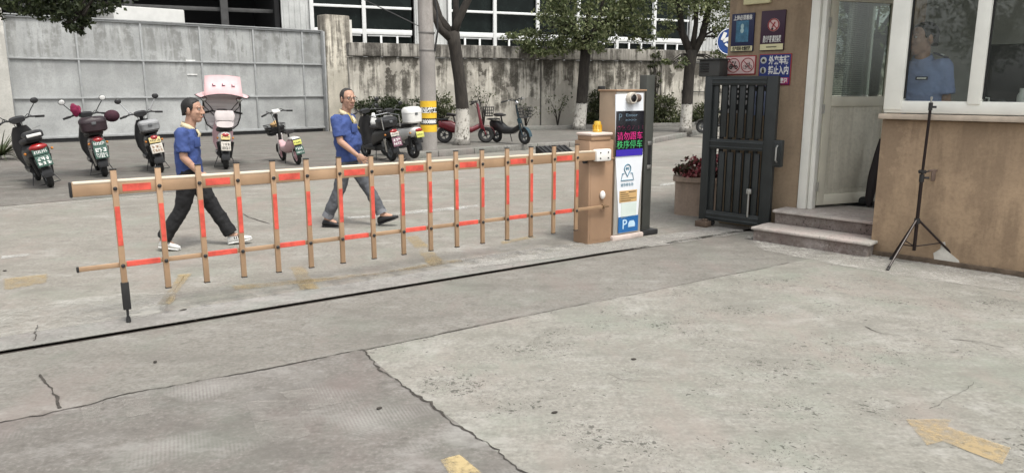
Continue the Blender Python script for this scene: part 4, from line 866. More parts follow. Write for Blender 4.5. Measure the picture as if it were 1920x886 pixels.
# ------------------------------------------------------------------ boom barrier
mCop = M('boom_copper_aluminium', (.37, .245, .15), .42, .2, 4, .15, bmp=.01); mCab = M('cabinet_copper', (.34, .22, .14), .45, .16, 3, .1, bmp=.015); mRedR = M('red_reflective', (.58, .085, .06), .45, .35, 14, bmp=.03)
mHi = M('boom_edge_highlight', (.70, .61, .48), .35, .08, 3, .2, bmp=.01); mWP = M('white_plastic', (.74, .73, .70), .4, .06, 4, bmp=.01)
ft = G(238, 600); corner = G(1103, 459)
ua = math.atan2(corner.y - .03 - ft.y, corner.x - .01 - ft.x); FBm = Frame(corner, ua)
FBm = Frame(FBm.w(.165, .12), ua)           # centre of the cabinet foot
YB = -.17                                   # the boom runs in front of the cabinet
br = thing('boom_barrier', 'copper coloured fence type boom barrier with red reflective strips lowered across the entrance', 'barrier', FBm.o, ua)
CHt = ZH(263, FBm.o.y - .1)
mb = MB(); mb.box((0, 0, CHt / 2), (.35, .24, CHt), 0, .012); mb.box((0, 0, CHt * .82), (.37, .26, .012), 0, .003); cabn = mb.build('cabinet', mCab, br)
mb = MB(); mb.box((0, -.121, CHt * .4), (.3, .006, CHt * .72), 0, .002); cd = mb.build('cabinet_door', mCab, cabn)
kx, kz = FBm.on(1128, 365, -.125); mb = MB(); mb.ell((kx, -.14, kz), (.034, .025, .046)); mb.build('lock_cover', mWP, cabn)
mb = MB(); mb.box((-.02, -.02, CHt + .025), (.28, .22, .05), 0, .008); mb.build('lid_riser', mCab, br)
mb = MB(); mb.box((-.02, -.02, CHt + .065), (.31, .25, .03), 0, .012); mb.build('lid', M('lid_pale', (.60, .50, .44), .45, .1, 4), br)
mb = MB(); x_, z_ = FBm.on(1120, 240, 0)
mb.lathe([(.05, CHt + .08), (.052, CHt + .1), (.045, CHt + .11), (.042, CHt + .15), (.036, CHt + .185), (.0305, CHt + .195), (.005, CHt + .197)], 20, Matrix.Translation((x_, 0, 0))); bcn = mb.build('beacon', M('beacon_amber', (.55, .34, .03), .3, .15, 12, coat=.4, bmp=.02), br)
mb = MB()
for k in range(10): a = k * .6283; mb.box((x_ + .046 * math.cos(a), .046 * math.sin(a), CHt + .13), (.006, .006, .055))
mb.build('beacon_rib', M('beacon_rib_amber', (.55, .28, .01), .4), bcn)
BZ = FBm.on(700, 319, YB)[1]; xl = FBm.on(130, 356, YB)[0]; BH = .098
bz = FBm.on(1140, 290, YB - .02)[1]; BZ = (FBm.on(135, 356, YB)[1] + bz) / 2 if abs(bz - FBm.on(135, 356, YB)[1]) < .12 else bz
slope = (bz - FBm.on(135, 356, YB)[1]); xr = FBm.on(1120, 290, YB)[0]
def boomz(x): return bz - slope * (xr - x) / (xr - xl)
def bar(mb, xa, xb, zo, y, sy, sz, bev=.006):
    c = ((xa + xb) / 2, y, (boomz(xa) + boomz(xb)) / 2 + zo); L = math.hypot(xb - xa, boomz(xb) - boomz(xa)); a = math.atan2(boomz(xb) - boomz(xa), xb - xa)
    mb.box(c, (L, sy, sz), bev=bev, rot=Matrix.Rotation(-a, 3, 'Y'))
mb = MB(); bar(mb, xl + .012, xr, 0, YB, .045, BH, .008); boom = mb.build('boom', mCop, br)
mb = MB(); bar(mb, xl + .02, xr - .02, BH / 2 - .004, YB - .003, .046, .018, .005); mb.build('top_highlight', mHi, boom)  # pale strip: highlight along the top of the boom, put in as colour
mb = MB(); bar(mb, xl - .002, xl + .014, 0, YB, .05, BH + .006, .006); mb.build('end_cap', mRubber, boom)
ppx = [213, 296, 371, 443, 510, 573, 634, 694, 751, 803, 853, 902, 949, 994, 1037, 1080]
def boompy(px): return 355 - (px - 130) * (65 / 1007)
px_x = [FBm.on(p + 2, boompy(p), YB - .04)[0] for p in ppx]
for i in range(0, 15, 2):
    a, b = px_x[i] + .03, px_x[i + 1] - .03; mb = MB(); bar(mb, a + .02, b - .02, -.005, YB - .0235, .002, .05, 0); mb.build('red_strip', mRedR, boom, 0)
RZ = FBm.on(232, 491, YB)[1] - boomz(px_x[0]); RZr = FBm.on(1080, 396, YB)[1] - boomz(px_x[-1]); RZ = (RZ + RZr) / 2
rx0 = FBm.on(146, 497, YB)[0]; rx1 = FBm.on(1137, 388, YB)[0]
mb = MB(); bar(mb, rx0, rx1 - .06, RZ, YB, .022, .034, .005); rail = mb.build('lower_rail', mCop, br)
mb = MB(); bar(mb, rx0 - .012, rx0 + .004, RZ, YB, .026, .038, .004); mb.build('end_cap', mRubber, rail)
mb = MB(); bar(mb, rx1 - .05, rx1 + .02, RZ, YB - .0, .05, .014, .005); mb.tube([(rx1 - .06, YB, boomz(rx1) + RZ), (rx1 - .04, YB, boomz(rx1) + RZ)], .024, 10); mb.build('hinge_pin', M('bronze', (.25, .17, .1), .4, .2, 6, .6), rail)
for i in range(0, 15, 2):
    mb = MB(); bar(mb, px_x[i] + .03, px_x[i + 1] - .03, RZ, YB, .025, .037, .003); mb.build('red_strip', mRedR, rail, 0)
PT = FBm.on(213, 318, YB - .03)[1] - boomz(px_x[0]); PB = FBm.on(310, 538, YB - .03)[1] - boomz(px_x[1])
rs1 = FBm.on(222, 385, YB)[1] - boomz(px_x[0]); rs0 = FBm.on(226, 458, YB)[1] - boomz(px_x[0])
for i, x in enumerate(px_x):
    z0 = boomz(x); zb0 = z0 + PB
    mb = MB(); mb.box((x, YB - .037, (z0 + PT + zb0) / 2), (.039, .026, PT - PB), 0, .004); p = mb.build('picket', mCop, br)
    mb = MB(); mb.box((x, YB - .051, z0 + (rs0 + rs1) / 2), (.032, .003, rs1 - rs0)); mb.build('red_strip', mRedR, p, 0)
    mb = MB(); mb.box((x, YB - .037, z0 + PT + .003), (.043, .03, .008), 0, .002); mb.box((x, YB - .037, zb0 - .003), (.043, .03, .008), 0, .002); mb.build('end_cap', mRubber, p)
    for zz_ in (z0 - .005, z0 + RZ): mb = MB(); mb.lathe([(.014, 0), (.014, .006), (.008, .012)], 12, Matrix.Translation((x, YB - .05, zz_)) @ FACE); mb.build('bolt', mDark, p)
x = px_x[0]; zb0 = boomz(x) + PB
mb = MB(); mb.box((x, YB - .037, zb0 - .02), (.05, .034, .2), 0, .004); lg = mb.build('support_leg', mRubber, br)
mb = MB(); mb.tube([(x, YB - .037, zb0 - .12), (x, YB - .037, .04)], .009, 8); mb.tube([(x, YB - .037, .006), (x, YB - .037, .045)], [.018, .014], 10); mb.build('foot_rod', mDark, lg)
mb = MB(); bar(mb, xr - .05, xr + .16, 0, YB - .012, .075, .125, .016); cl = mb.build('clamp', mWP, br)
mb = MB()
for dx in (.0, .11):
    for dz in (-.03, .03): mb.lathe([(.008, 0), (.008, .005)], 10, Matrix.Translation((xr + dx, YB - .05, boomz(xr) + dz)) @ FACE)
mb.build('screw', mDark, cl)
mb = MB(); mb.tube([(xr - .03, -.11, bz - .02), (xr - .03, YB, bz - .02)], .04, 14); mb.build('pivot_shaft', mDark, br)
mb = MB(); mb.lathe([(.03, 0), (.03, .03)], 14, Matrix.Translation((-.185, -.08, bz - .06)) @ Matrix.Rotation(R(-90), 4, 'Y')); mb.build('side_knob', mDark, br)

# ------------------------------------------------------------------ parking kiosk and grey gate post
kl = G(1149, 452); FK = Frame(kl, ua); KH_ = ZH(171, kl.y); kw = FK.on(1209, 172)[0]
mSil = M('kiosk_silver', (.44, .42, .38), .4, .1, 3, .3, bmp=.01); mPan = M('kiosk_white_panel', (.72, .75, .79), .3, .05, 3, coat=.3, bmp=.005)
ks = thing('parking_kiosk', 'tall white fronted parking kiosk with a dark display beside the barrier cabinet', 'kiosk', kl, ua)
mb = MB(); mb.box((kw / 2, .14, KH_ / 2 + .03), (kw, .26, KH_ - .06), 0, .01); body = mb.build('body', M('kiosk_tan_side', (.36, .27, .19), .45, .1, 3, .2, bmp=.01), ks)
mb = MB(); mb.box((kw / 2, .13, KH_ + .008), (kw + .03, .3, .02), 0, .006); mb.build('top_cap', mCab, ks)
mb = MB(); mb.box((kw / 2, .12, .03), (kw + .06, .3, .06), 0, .015); mb.build('mortar_base', M('mortar_pale', (.52, .44, .40), .9, .2, 14, bmp=.4), ks)
mb = MB(); mb.box((kw / 2, .004, KH_ / 2 + .03), (kw - .004, .012, KH_ - .07), 0, .004); mb.build('front_surround', mSil, ks)
def kp(px, py): x, z = FK.on(px, py); return x, z
A = [kp(*a) for a in ((1153, 177), (1205, 174), (1204, 290), (1192, 430), (1160, 437), (1153, 300))]
mb = MB(); mb.loft([[(x, -.003, z) for x, z in A], [(x, -.012, z) for x, z in A]]); pan = mb.build('front_panel', mPan, ks)
mScr = M('display_black', (.012, .012, .016), .2, .2, 40, bmp=.01); 
(xa_, zt2), (xb_, zb2) = kp(1154, 208), kp(1203, 290); zt2 = (zt2 + kp(1203, 208)[1]) / 2; xm = (xa_ + xb_) / 2; sw = xb_ - xa_; sh = zt2 - zb2
mb = MB(); mb.box((xm, -.014, (zt2 + zb2) / 2), (sw, .008, sh), 0, .002); scr = mb.build('display', mScr, ks)
yS = -.0195
mb = MB(); mb.box((xm, yS + .0005, zb2 + sh * .075), (sw * .96, .002, sh * .15)); mb.build('blue_band', emis('led_blue', (.03, .015, .26), .22), scr, 0)
mb = MB(); mb.text('P', face_at(xm - sw * .36, yS, zt2 - sh * .13), sh * .22, None, -.002); mb.text('Enter', face_at(xm + sw * .05, yS, zt2 - sh * .09), sh * .09, sw * .42); mb.text('>>>>', face_at(xm + sw * .02, yS, zt2 - sh * .2), sh * .085, sw * .4); mb.build('led_text', emis('led_dim', (.10, .15, .19), .28), scr, 0)
mb = MB(); mb.text('09:07:11', face_at(xm, yS, zt2 - sh * .37), sh * .14, sw * .92, -.003); mb.build('led_text', emis('led_rose', (.22, .02, .07), .32), scr, 0)
mb = MB(); mb.text('请勿跟车', face_at(xm, yS, zt2 - sh * .55), sh * .2, sw * .92, -.0015); mb.build('led_text', emis('led_magenta', (.6, .025, .2), .38), scr, 0)
mb = MB(); mb.text('秩序停车', face_at(xm, yS, zt2 - sh * .74), sh * .2, sw * .92, -.0015); mb.build('led_text', emis('led_green', (.06, .42, .14), .34), scr, 0)
cx_, cz_ = kp(1184, 184)
mb = MB(); mb.tube([(cx_ - .07, -.012, cz_), (cx_ + .10, -.012, cz_)], .042, 16); mb.build('camera_slot', M('slot_brown', (.14, .10, .08), .5), ks)
mb = MB(); mb.lathe([(.062, 0), (.062, .05), (.055, .06), (.042, .06)], 24, Matrix.Translation((cx_ - .035, -.012, cz_)) @ FACE, cap=False); mb.lathe([(.064, 0), (.064, .03)], 6, Matrix.Translation((cx_ - .035, -.012, cz_)) @ FACE); cm = mb.build('camera', M('camera_beige', (.5, .46, .4), .4), ks)
mb = MB(); mb.ell((cx_ - .035, -.068, cz_), (.042, .012, .042)); mb.build('lens', M('lens_black', (.008, .008, .01), .06, coat=.6), cm)
mTeal = M('print_teal', (.08, .20, .28), .5, .05, 5, bmp=0)
mb = MB(); ix, iz = kp(1175, 316)
P_ = [(ix + .048 * math.cos(a), -.0145, iz + .048 * math.sin(a)) for a in np.linspace(R(-50), R(230), 22)] + [(ix, -.0145, iz - .085)]
mb.tube(P_, .006, 6, closed=True); bx0 = [(-.05, -.05), (-.075, -.05), (-.095, -.125), (.095, -.125), (.075, -.05), (.05, -.05)]
mb.tube([(ix + a, -.0145, iz + b) for a, b in bx0], .0055, 6); mb.build('pin_logo', mTeal, pan)
mb = MB(); mb.text('停车', face_at(ix, -.0135, iz), .035, .055, .001); mb.text('城市停车场', face_at(ix, -.0135, iz - .175), .042, .19, 0); mb.build('printed_text', mTeal, pan, 0)
(la, lt), (lb, lb_) = kp(1160, 358), kp(1192, 376); mb = MB(); mb.box(((la + lb) / 2, -.0135, (lt + lb_) / 2), (lb - la, .004, lt - lb_)); lab_ = mb.build('notice_label', M('label_tan', (.55, .36, .16), .5, .1, 8, bmp=0), ks)
mb = MB()
for k, (a, b) in enumerate(((.05, .35), (.05, .5), (.05, .55), (.05, .95), (.05, .65))): mb.box((la + (lb - la) * (a + b) / 2, -.0165, lt - (lt - lb_) * (.14 + .18 * k)), ((lb - la) * (b - a), .002, .006))
mb.box((la + (lb - la) * .72, -.0165, lt - (lt - lb_) * .14), ((lb - la) * .4, .002, .008)); mb.build('small_print', mInkD, lab_, 0)
(la, lt), (lb, lb_) = kp(1163, 381), kp(1191, 405); mb = MB(); mb.box(((la + lb) / 2, -.0135, (lt + lb_) / 2), (lb - la, .004, lt - lb_)); mb.build('pale_sticker', M('sticker_mint', (.58, .66, .62), .4, .06, 5, bmp=0), ks)
(la, lt), (lb, lb_) = kp(1158, 407), kp(1194, 431); mb = MB(); mb.box(((la + lb) / 2, -.0135, (lt + lb_) / 2), (lb - la, .004, lt - lb_)); bl = mb.build('parking_label', M('label_blue', (.02, .12, .33), .35, .1, 5, bmp=0), ks)
mb = MB(); W_ = lb - la; H_ = lt - lb_; lx = la + W_ * .32; lz = (lt + lb_) / 2
mb.text('P', face_at(lx, -.0165, lz + H_ * .02), H_ * .85, None, .001); cx2 = la + W_ * .66
mb.loft([[(cx2 + a * W_, -.0165, lz + b * H_) for a, b in ((-.17, -.2), (.17, -.2), (.17, .02), (.1, .2), (-.1, .2), (-.17, .02))], [(cx2 + a * W_, -.018, lz + b * H_) for a, b in ((-.17, -.2), (.17, -.2), (.17, .02), (.1, .2), (-.1, .2), (-.17, .02))]])
mb.build('parking_symbol', M('label_light_blue', (.45, .62, .75), .4, .05, 5, bmp=0), bl, 0)
# tall grey aluminium post behind the kiosk
pq = G(1204, 438); FPp = Frame(pq, ua); pz_ = ZH(141, pq.y)
pt = thing('gate_guide_post', 'tall dark grey square post behind the right edge of the kiosk', 'post', pq, ua)
mPost = M('post_dark_grey', (.055, .058, .052), .5, .15, 4, bmp=.02)
mb = MB(); mb.box((0, 0, pz_ / 2), (.13, .11, pz_), 0, .006); mb.build('shaft', mPost, pt)
mb = MB(); mb.box((.02, -.004, .03), (.24, .22, .06), 0, .008); mb.build('base_plate', mDark, pt)
zs1, zs0 = ZH(268, pq.y), ZH(312, pq.y)
mb = MB(); mb.box((.01, -.057, (zs0 + zs1) / 2), (.045, .006, zs1 - zs0 - .04)); mb.build('roller_slot', mDark, pt)
for zz_ in (zs0, zs1): mb = MB(); mb.box((.01, -.059, zz_), (.06, .012, .045), 0, .004); mb.build('slot_bracket', mSteel, pt)
# ------------------------------------------------------------------ planter and flowers
pc = G(1330, 404) + Vector((.24, .22, 0))
pln = thing('planter', 'beige stone planter half hidden behind the steel gate', 'planter', pc, R(-20))
PH = ZH(334, pc.y - .3)
mb = MB(); mb.loft([ring_xy(0, 0, .62, .4, 0, 32, 7), ring_xy(0, 0, .62, .4, PH - .07, 32, 7), ring_xy(0, 0, .65, .43, PH - .06, 32, 7), ring_xy(0, 0, .65, .43, PH, 32, 7), ring_xy(0, 0, .57, .35, PH, 32, 7), ring_xy(0, 0, .56, .34, PH - .06, 32, 7)]); mb.build('bowl', stained('planter_stone', (.33, .255, .20), (.17, .13, .10), .5, .6, -.4, sx=3), pln)
mb = MB(); mb.ell((0, 0, PH - .07), (.55, .33, .03)); mb.build('soil', mSoil, pln)
fl = thing('flowering_plant', 'pink and dark red flowering plant filling the beige planter', 'plant', (pc.x - .20, pc.y + .06, PH - .06), 0)
cl_ = [((-.22, -.1, .14), (.22, .2, .14), 420), ((.1, .05, .17), (.28, .25, .18), 500), ((-.05, -.2, .08), (.3, .15, .1), 200)]
link('foliage', leaf_mesh(clump_points(cl_, 51), .06, seed=51, aspect=.7), leafmat('flower_leaf', (.05, .04, .02), (.10, .04, .035), (.06, .08, .03)), fl, 0)
link('blossom', leaf_mesh(clump_points([(c, r, n // 2) for c, r, n in cl_], 52), .05, seed=52, aspect=.9), leafmat('blossom_pink', (.30, .05, .07), (.42, .14, .15), (.5, .28, .27)), fl, 0)
# ------------------------------------------------------------------ tripod stand
tc_ = G(1711, 494); tp_ = thing('tripod_stand', 'thin black tripod light stand in front of the gatehouse window wall', 'tripod', tc_)
mTri = M('tripod_black_red', (.018, .011, .010), .35, .25, 8, .3); topz = ZH(182, tc_.y); hub = ZH(413, tc_.y); mid_ = ZH(333, tc_.y)
mb = MB(); mb.tube([(0, 0, .13), (0, 0, mid_)], .016, 10); mb.build('lower_pole', mTri, tp_)
mb = MB(); mb.tube([(0, 0, mid_ - .02), (.012, 0, topz - .08)], .0125, 10); up = mb.build('upper_pole', mTri, tp_)
mb = MB(); mb.lathe([(.008, topz - .08), (.008, topz - .02), (.011, topz - .02), (.011, topz), (.004, topz + .005)], 10, Matrix.Translation((.012, 0, 0))); mb.build('spigot', mSteel, up)
mb = MB(); mb.tube([(0, 0, mid_ - .04), (0, 0, mid_ + .03)], .022, 10); mb.tube([(.02, 0, mid_), (.06, -.02, mid_)], .011, 8); mb.tube([(.011, 0, topz - .12), (.011, 0, topz - .05)], .018, 10); mb.tube([(.03, 0, topz - .09), (.055, -.02, topz - .09)], .01, 8); mb.tube([(0, 0, hub - .03), (0, 0, hub + .02)], .026, 10); mb.build('collar', mDark, tp_)
legs = [G(1664, 507) - tc_, G(1806, 500) - tc_, Vector((-.13, .16, 0))]
for v in legs:
    v = v.copy(); v.z = .012; mb = MB(); mb.tube([(v.x * .04, v.y * .04, hub), tuple(v)], .011, 8); l_ = mb.build('leg', mTri, tp_)
    mb = MB(); mb.tube([tuple(v + Vector((0, 0, -.008))), tuple(v.lerp(Vector((0, 0, hub)), .06))], .015, 8); mb.build('rubber_foot', mRubber, l_)
    mb = MB(); p5 = v.lerp(Vector((0, 0, hub)), .5); mb.tube([(0, 0, .17), tuple(p5)], .006, 6); mb.build('brace', mTri, tp_)
cz2 = ZH(322, tc_.y)
t = thing('clip_holder', 'small brown clip holder hanging on the tripod pole', 'clip', (tc_.x, tc_.y, cz2), R(20))
mb = MB(); mb.box((0, -.0, 0), (.05, .05, .035), 0, .006); mb.tube([(.02, -.02, 0), (.12, -.02, .015), (.13, -.02, .01)], .007, 6); mb.tube([(-.03, -.02, .0), (-.07, -.02, .01)], .008, 6); mb.build('clamp', mDark, t)
mb = MB(); mb.box((.12, -.02, -.04), (.05, .012, .1), 0, .005); mb.box((.105, -.02, .01), (.1, .014, .02), 0, .004); mb.build('holder', M('clip_brown', (.14, .10, .08), .5, .2, 12), t)
# dark umbrella leaning in the doorway and a flat black bag below it
q = G(1627, 388, .3); fx, fy = FG.loc(q)
t = thing('folded_umbrella', 'black folded umbrella leaning in the doorway beside the ajar door', 'umbrella', (q.x, q.y, .302), FG.a)
mb = MB(); mb.loft([ring_xy(.0, 0, .012, .012, 0, 12), ring_xy(.005, .01, .05, .035, .1, 12), ring_xy(.02, .03, .06, .04, .35, 12), ring_xy(.04, .06, .045, .035, .6, 12), ring_xy(.05, .08, .02, .02, .78, 12)]); mb.build('canopy', M('umbrella_black', (.022, .017, .018), .7, .4, 16, bmp=.3, stretch=(4, 4, .4)), t)
mb = MB(); mb.tube([(.05, .08, .76), (.055, .09, .86), (.08, .09, .89), (.1, .09, .86)], .01, 8); mb.build('handle', mDark, t)
q2 = G(1610, 384, .3); t = thing('black_shoe', 'black shoe lying on the landing under the umbrella', 'shoe', (q2.x, q2.y, .302), FG.a + R(10))
mb = MB(); mb.loft([ring_yz(-.15, 0, .03, .035, .022, 14), ring_yz(-.08, 0, .04, .045, .035, 14), ring_yz(.03, 0, .05, .045, .05, 14), ring_yz(.12, 0, .055, .04, .055, 14), ring_yz(.15, 0, .05, .03, .045, 14)]); mb.build('upper', mRubber, t)
# things on the guard's ledge
def ledge(px, yl=None): yl = GW + .3 if yl is None else yl; return FG.w(FG.on(px, 195, yl)[0], yl, SZ + .022)
def lathe_thing(name, label, cat, px, prof, mat, part='body', yl=None):
    t = thing(name, label, cat, ledge(px, yl), 0); mb = MB(); mb.lathe(prof, 20); mb.build(part, mat, t); return t
lathe_thing('paper_cup', 'white squat cup at the left end of the ledge behind the second pane', 'cup', 1842, [(.03, 0), (.042, .075), (.044, .075), (.044, .08), (.038, .08)], mWP)
t = lathe_thing('pump_bottle', 'white pump bottle on the ledge behind the second pane', 'bottle', 1853, [(.03, 0), (.032, .06), (.026, .085), (.012, .095)], mWP); mb = MB(); mb.tube([(0, 0, .09), (0, 0, .125), (-.03, 0, .128)], .008, 8); mb.build('pump', mWP, t)
lathe_thing('glass_jar', 'dim glass jar on the ledge beside the pump bottle', 'jar', 1878, [(.035, 0), (.037, .09), (.03, .1), (.03, .11)], M('jar_grey', (.10, .105, .1), .2, .2, 6))
t = thing('tissue_box', 'small white box on the ledge between the jar and the flask', 'box', ledge(1899), FG.a); mb = MB(); mb.box((0, 0, .025), (.1, .07, .05), 0, .006); mb.build('carton', mWP, t); mb = MB(); mb.box((0, 0, .052), (.05, .03, .006), 0, .002); mb.build('slot', mInkD, t)
lathe_thing('flask', 'tall white flask at the right edge of the photo on the ledge', 'flask', 1916, [(.04, 0), (.045, .02), (.045, .15), (.03, .18), (.03, .2), (.0301, .215)], mWP)
q = FG.w(FG.on(1905, 100, GW + .9)[0] + .25, GW + .95, .3); t = thing('office_cabinet', 'dark office cabinet deep inside behind the second window pane', 'cabinet', q, FG.a)
mb = MB(); mb.box((0, 0, .88), (1.0, .4, 1.76), 0, .015); mb.build('body', mInD, t); mb = MB(); mb.box((0, -.205, .88), (.012, .01, 1.6)); mb.box((-.06, -.21, .9), (.02, .02, .12)); mb.build('door_gap', mDark, t)
q = FG.w(XW + .95, 3.44, 1.9); t = thing('wall_notice', 'grey framed notice on the inner wall behind the guard', 'notice', q, FG.a); mb = MB(); mb.box((0, .02, 0), (.6, .02, .8), 0, .004); mb.build('frame', M('notice_grey', (.3, .31, .3), .6), t); mb = MB(); mb.box((0, .006, 0), (.5, .006, .7)); mb.build('paper', M('notice_pale', (.42, .44, .42), .7, .2, 10), t)
# dark wedge ramp lying on the far kerb
q = G(1042, 289); t = thing('kerb_ramp', 'dark rubber kerb ramp on the far side of the road behind the boom', 'ramp', q, math.atan2(kb[3].y - kb[2].y, kb[3].x - kb[2].x))
mb = MB(); mb.loft([[(-.45, -.3, .0), (-.45, .25, .0), (-.45, .25, .2), (-.45, .2, .2)], [(.45, -.3, .0), (.45, .25, .0), (.45, .25, .2), (.45, .2, .2)]]); mb.build('wedge', mRubber, t, 0)
mb = MB()
for k in range(6): mb.box((-.375 + k * .15, -.06, .12), (.04, .5, .012), rot=Matrix.Rotation(R(21), 3, 'X'))
mb.build('tread_rib', mDark, t)
# ------------------------------------------------------------------ parked scooters
mBlkP = M('scooter_black_plastic', (.016, .016, .017), .4, .3, 8, coat=.2, bmp=.02); mGreyP = M('scooter_grey_plastic', (.10, .105, .11), .45, .2, 8, bmp=.02); mSeat = M('seat_vinyl', (.022, .02, .02), .55, .3, 14, bmp=.15)
mMaroon = M('scooter_maroon', (.075, .015, .02), .3, .25, 5, coat=.4, bmp=.01); mWhiteP = M('scooter_white', (.66, .655, .63), .35, .08, 5, coat=.3, bmp=.01); mPinkP = M('scooter_pale_pink', (.56, .36, .38), .4, .1, 5, coat=.2, bmp=.01)
mTail = M('tail_light_red', (.28, .012, .012), .2, .3, 10, coat=.5, bmp=.02); mChrome = M('chrome', (.6, .6, .6), .15, .1, 5, 1.0, bmp=0); mMirW = M('mirror_face', (.55, .56, .56), .05, .05, 3, 1.0, bmp=0)
mPlG = M('plate_green', (.035, .085, .065), .45, .2, 12, bmp=.01); mPlY = M('plate_yellow', (.58, .47, .22), .45, .15, 12, bmp=.01); mPlW = M('plate_pale', (.50, .47, .42), .5, .2, 14, bmp=.01); mPlLime = M('plate_lime', (.52, .52, .12), .45, .15, 12, bmp=.01)
mLamp = M('lamp_clear', (.62, .62, .6), .12, .1, 6, coat=.6, bmp=0); mRedP = M('ebike_red', (.13, .009, .016), .3, .25, 5, coat=.4, bmp=.01); mTealP = M('ebike_teal', (.012, .04, .055), .35, .25, 5, coat=.3, bmp=.01); mSilv = M('silver_paint', (.42, .42, .42), .3, .1, 5, .6, bmp=.01)
def wheel(t, x, r, wd, rimmat=None, name='wheel'):
    mb = MB(); mt = Matrix.Translation((x, 0, r)) @ FACE
    mb.lathe([(r * .62, -wd * .4), (r * .86, -wd * .5), (r * .97, -wd * .3), (r, 0), (r * .97, wd * .3), (r * .86, wd * .5), (r * .62, wd * .4)], 30, mt, cap=False)
    mb.lathe([(r * .62, -wd * .4), (r * .62, wd * .4)], 30, mt, cap=False); o = mb.build(name, mRubber, t)
    mb = MB(); mb.torus((x, 0, r), (0, 1, 0), r * .6, wd * .3, 26, 6); mb.lathe([(r * .2, -wd * .7), (r * .24, 0), (r * .2, wd * .7)], 14, mt)
    for k in range(5):
        a = k * 1.2566; mb.box((x + r * .4 * math.cos(a), 0, r + r * .4 * math.sin(a)), (r * .45, wd * .4, r * .1), rot=Matrix.Rotation(-a, 3, 'Y'))
    mb.build('rim', rimmat or mGreyP, o); return o
def nplate(t, x, z, w_, h, mat, rows, tilt=12, ink=None, name='number_plate', seed=0, y=0):
    """plate facing backwards (-x); its rows of characters are too small in the photo to read"""
    m = Matrix.Translation((x, y, z)) @ Matrix.Rotation(R(tilt), 4, 'Y'); mb = MB(); mb.box((0, 0, 0), (.012, w_, h), 0, .004); me = mb.mesh(); me.transform(m); o = link(name, me, mat, t)
    mb = MB(); rng = random.Random(seed)
    for zf, hf, n in rows:
        for i in range(n):
            cy_ = (i - (n - 1) / 2) * w_ * .86 / n; k = w_ * .86 / n
            for q in range(3):
                if rng.random() < .85: mb.box((-.008, cy_ + rng.uniform(-.2, .2) * k, h * zf + (q - 1) * h * hf * .33), (.003, k * rng.uniform(.35, .75), h * hf * .16))
            if rng.random() < .8: mb.box((-.008, cy_ + rng.uniform(-.25, .25) * k, h * zf), (.003, k * .2, h * hf * .9))
    me = mb.mesh(); me.transform(m); link('plate_marks', me, ink or mInk, o, 0); return o
def bars(t, hx, hz, half=.33, mirrors=True, mz=.24, mirror_mat=None, stem=None, grip=None):
    mb = MB(); mb.tube([(hx - .12, -half, hz + .0), (hx - .03, -half * .55, hz + .03), (hx, 0, hz), (hx - .03, half * .55, hz + .03), (hx - .12, half, hz)], .014, 8); hb = mb.build('handlebar', mDark, t)
    for s_ in (-1, 1):
        mb = MB(); mb.tube([(hx - .085, s_ * half * .78, hz + .012), (hx - .145, s_ * (half + .05), hz - .008)], .019, 10); mb.build('grip', mRubber, hb)
        mb = MB(); mb.tube([(hx - .02, s_ * half * .62, hz + .03), (hx + .03, s_ * half * .95, hz + .02)], .007, 6); mb.build('brake_lever', mSilv, hb)
        if mirrors:
            mb = MB(); mb.tube([(hx - .03, s_ * half * .5, hz + .03), (hx - .01, s_ * half * .7, hz + .12), (hx - .03, s_ * half * .95, hz + mz - .03)], .008, 6); ms = mb.build('mirror', stem or mDark, t)
            mb = MB(); mb.ell((hx - .03, s_ * half * 1.02, hz + mz + .02), (.018, .058, .05), nu=16, nv=8); mb.build('mirror_shell', mBlkP, ms)
            mb = MB(); mb.ell((hx - .045, s_ * half * 1.02, hz + mz + .02), (.008, .05, .043), nu=16, nv=8); mb.build('mirror_glass', mirror_mat or mMirW, ms)
    mb = MB()
    for s_ in (-1, 1): mb.tube([(hx - .06, s_ * half * .7, hz + .02), (hx + .07, s_ * half * .55, hz + .07), (hx + .1, s_ * .06, hz - .02), (hx + .08, s_ * .03, hz - .25)], .006, 6)
    mb.build('cable', mRubber, hb); return hb
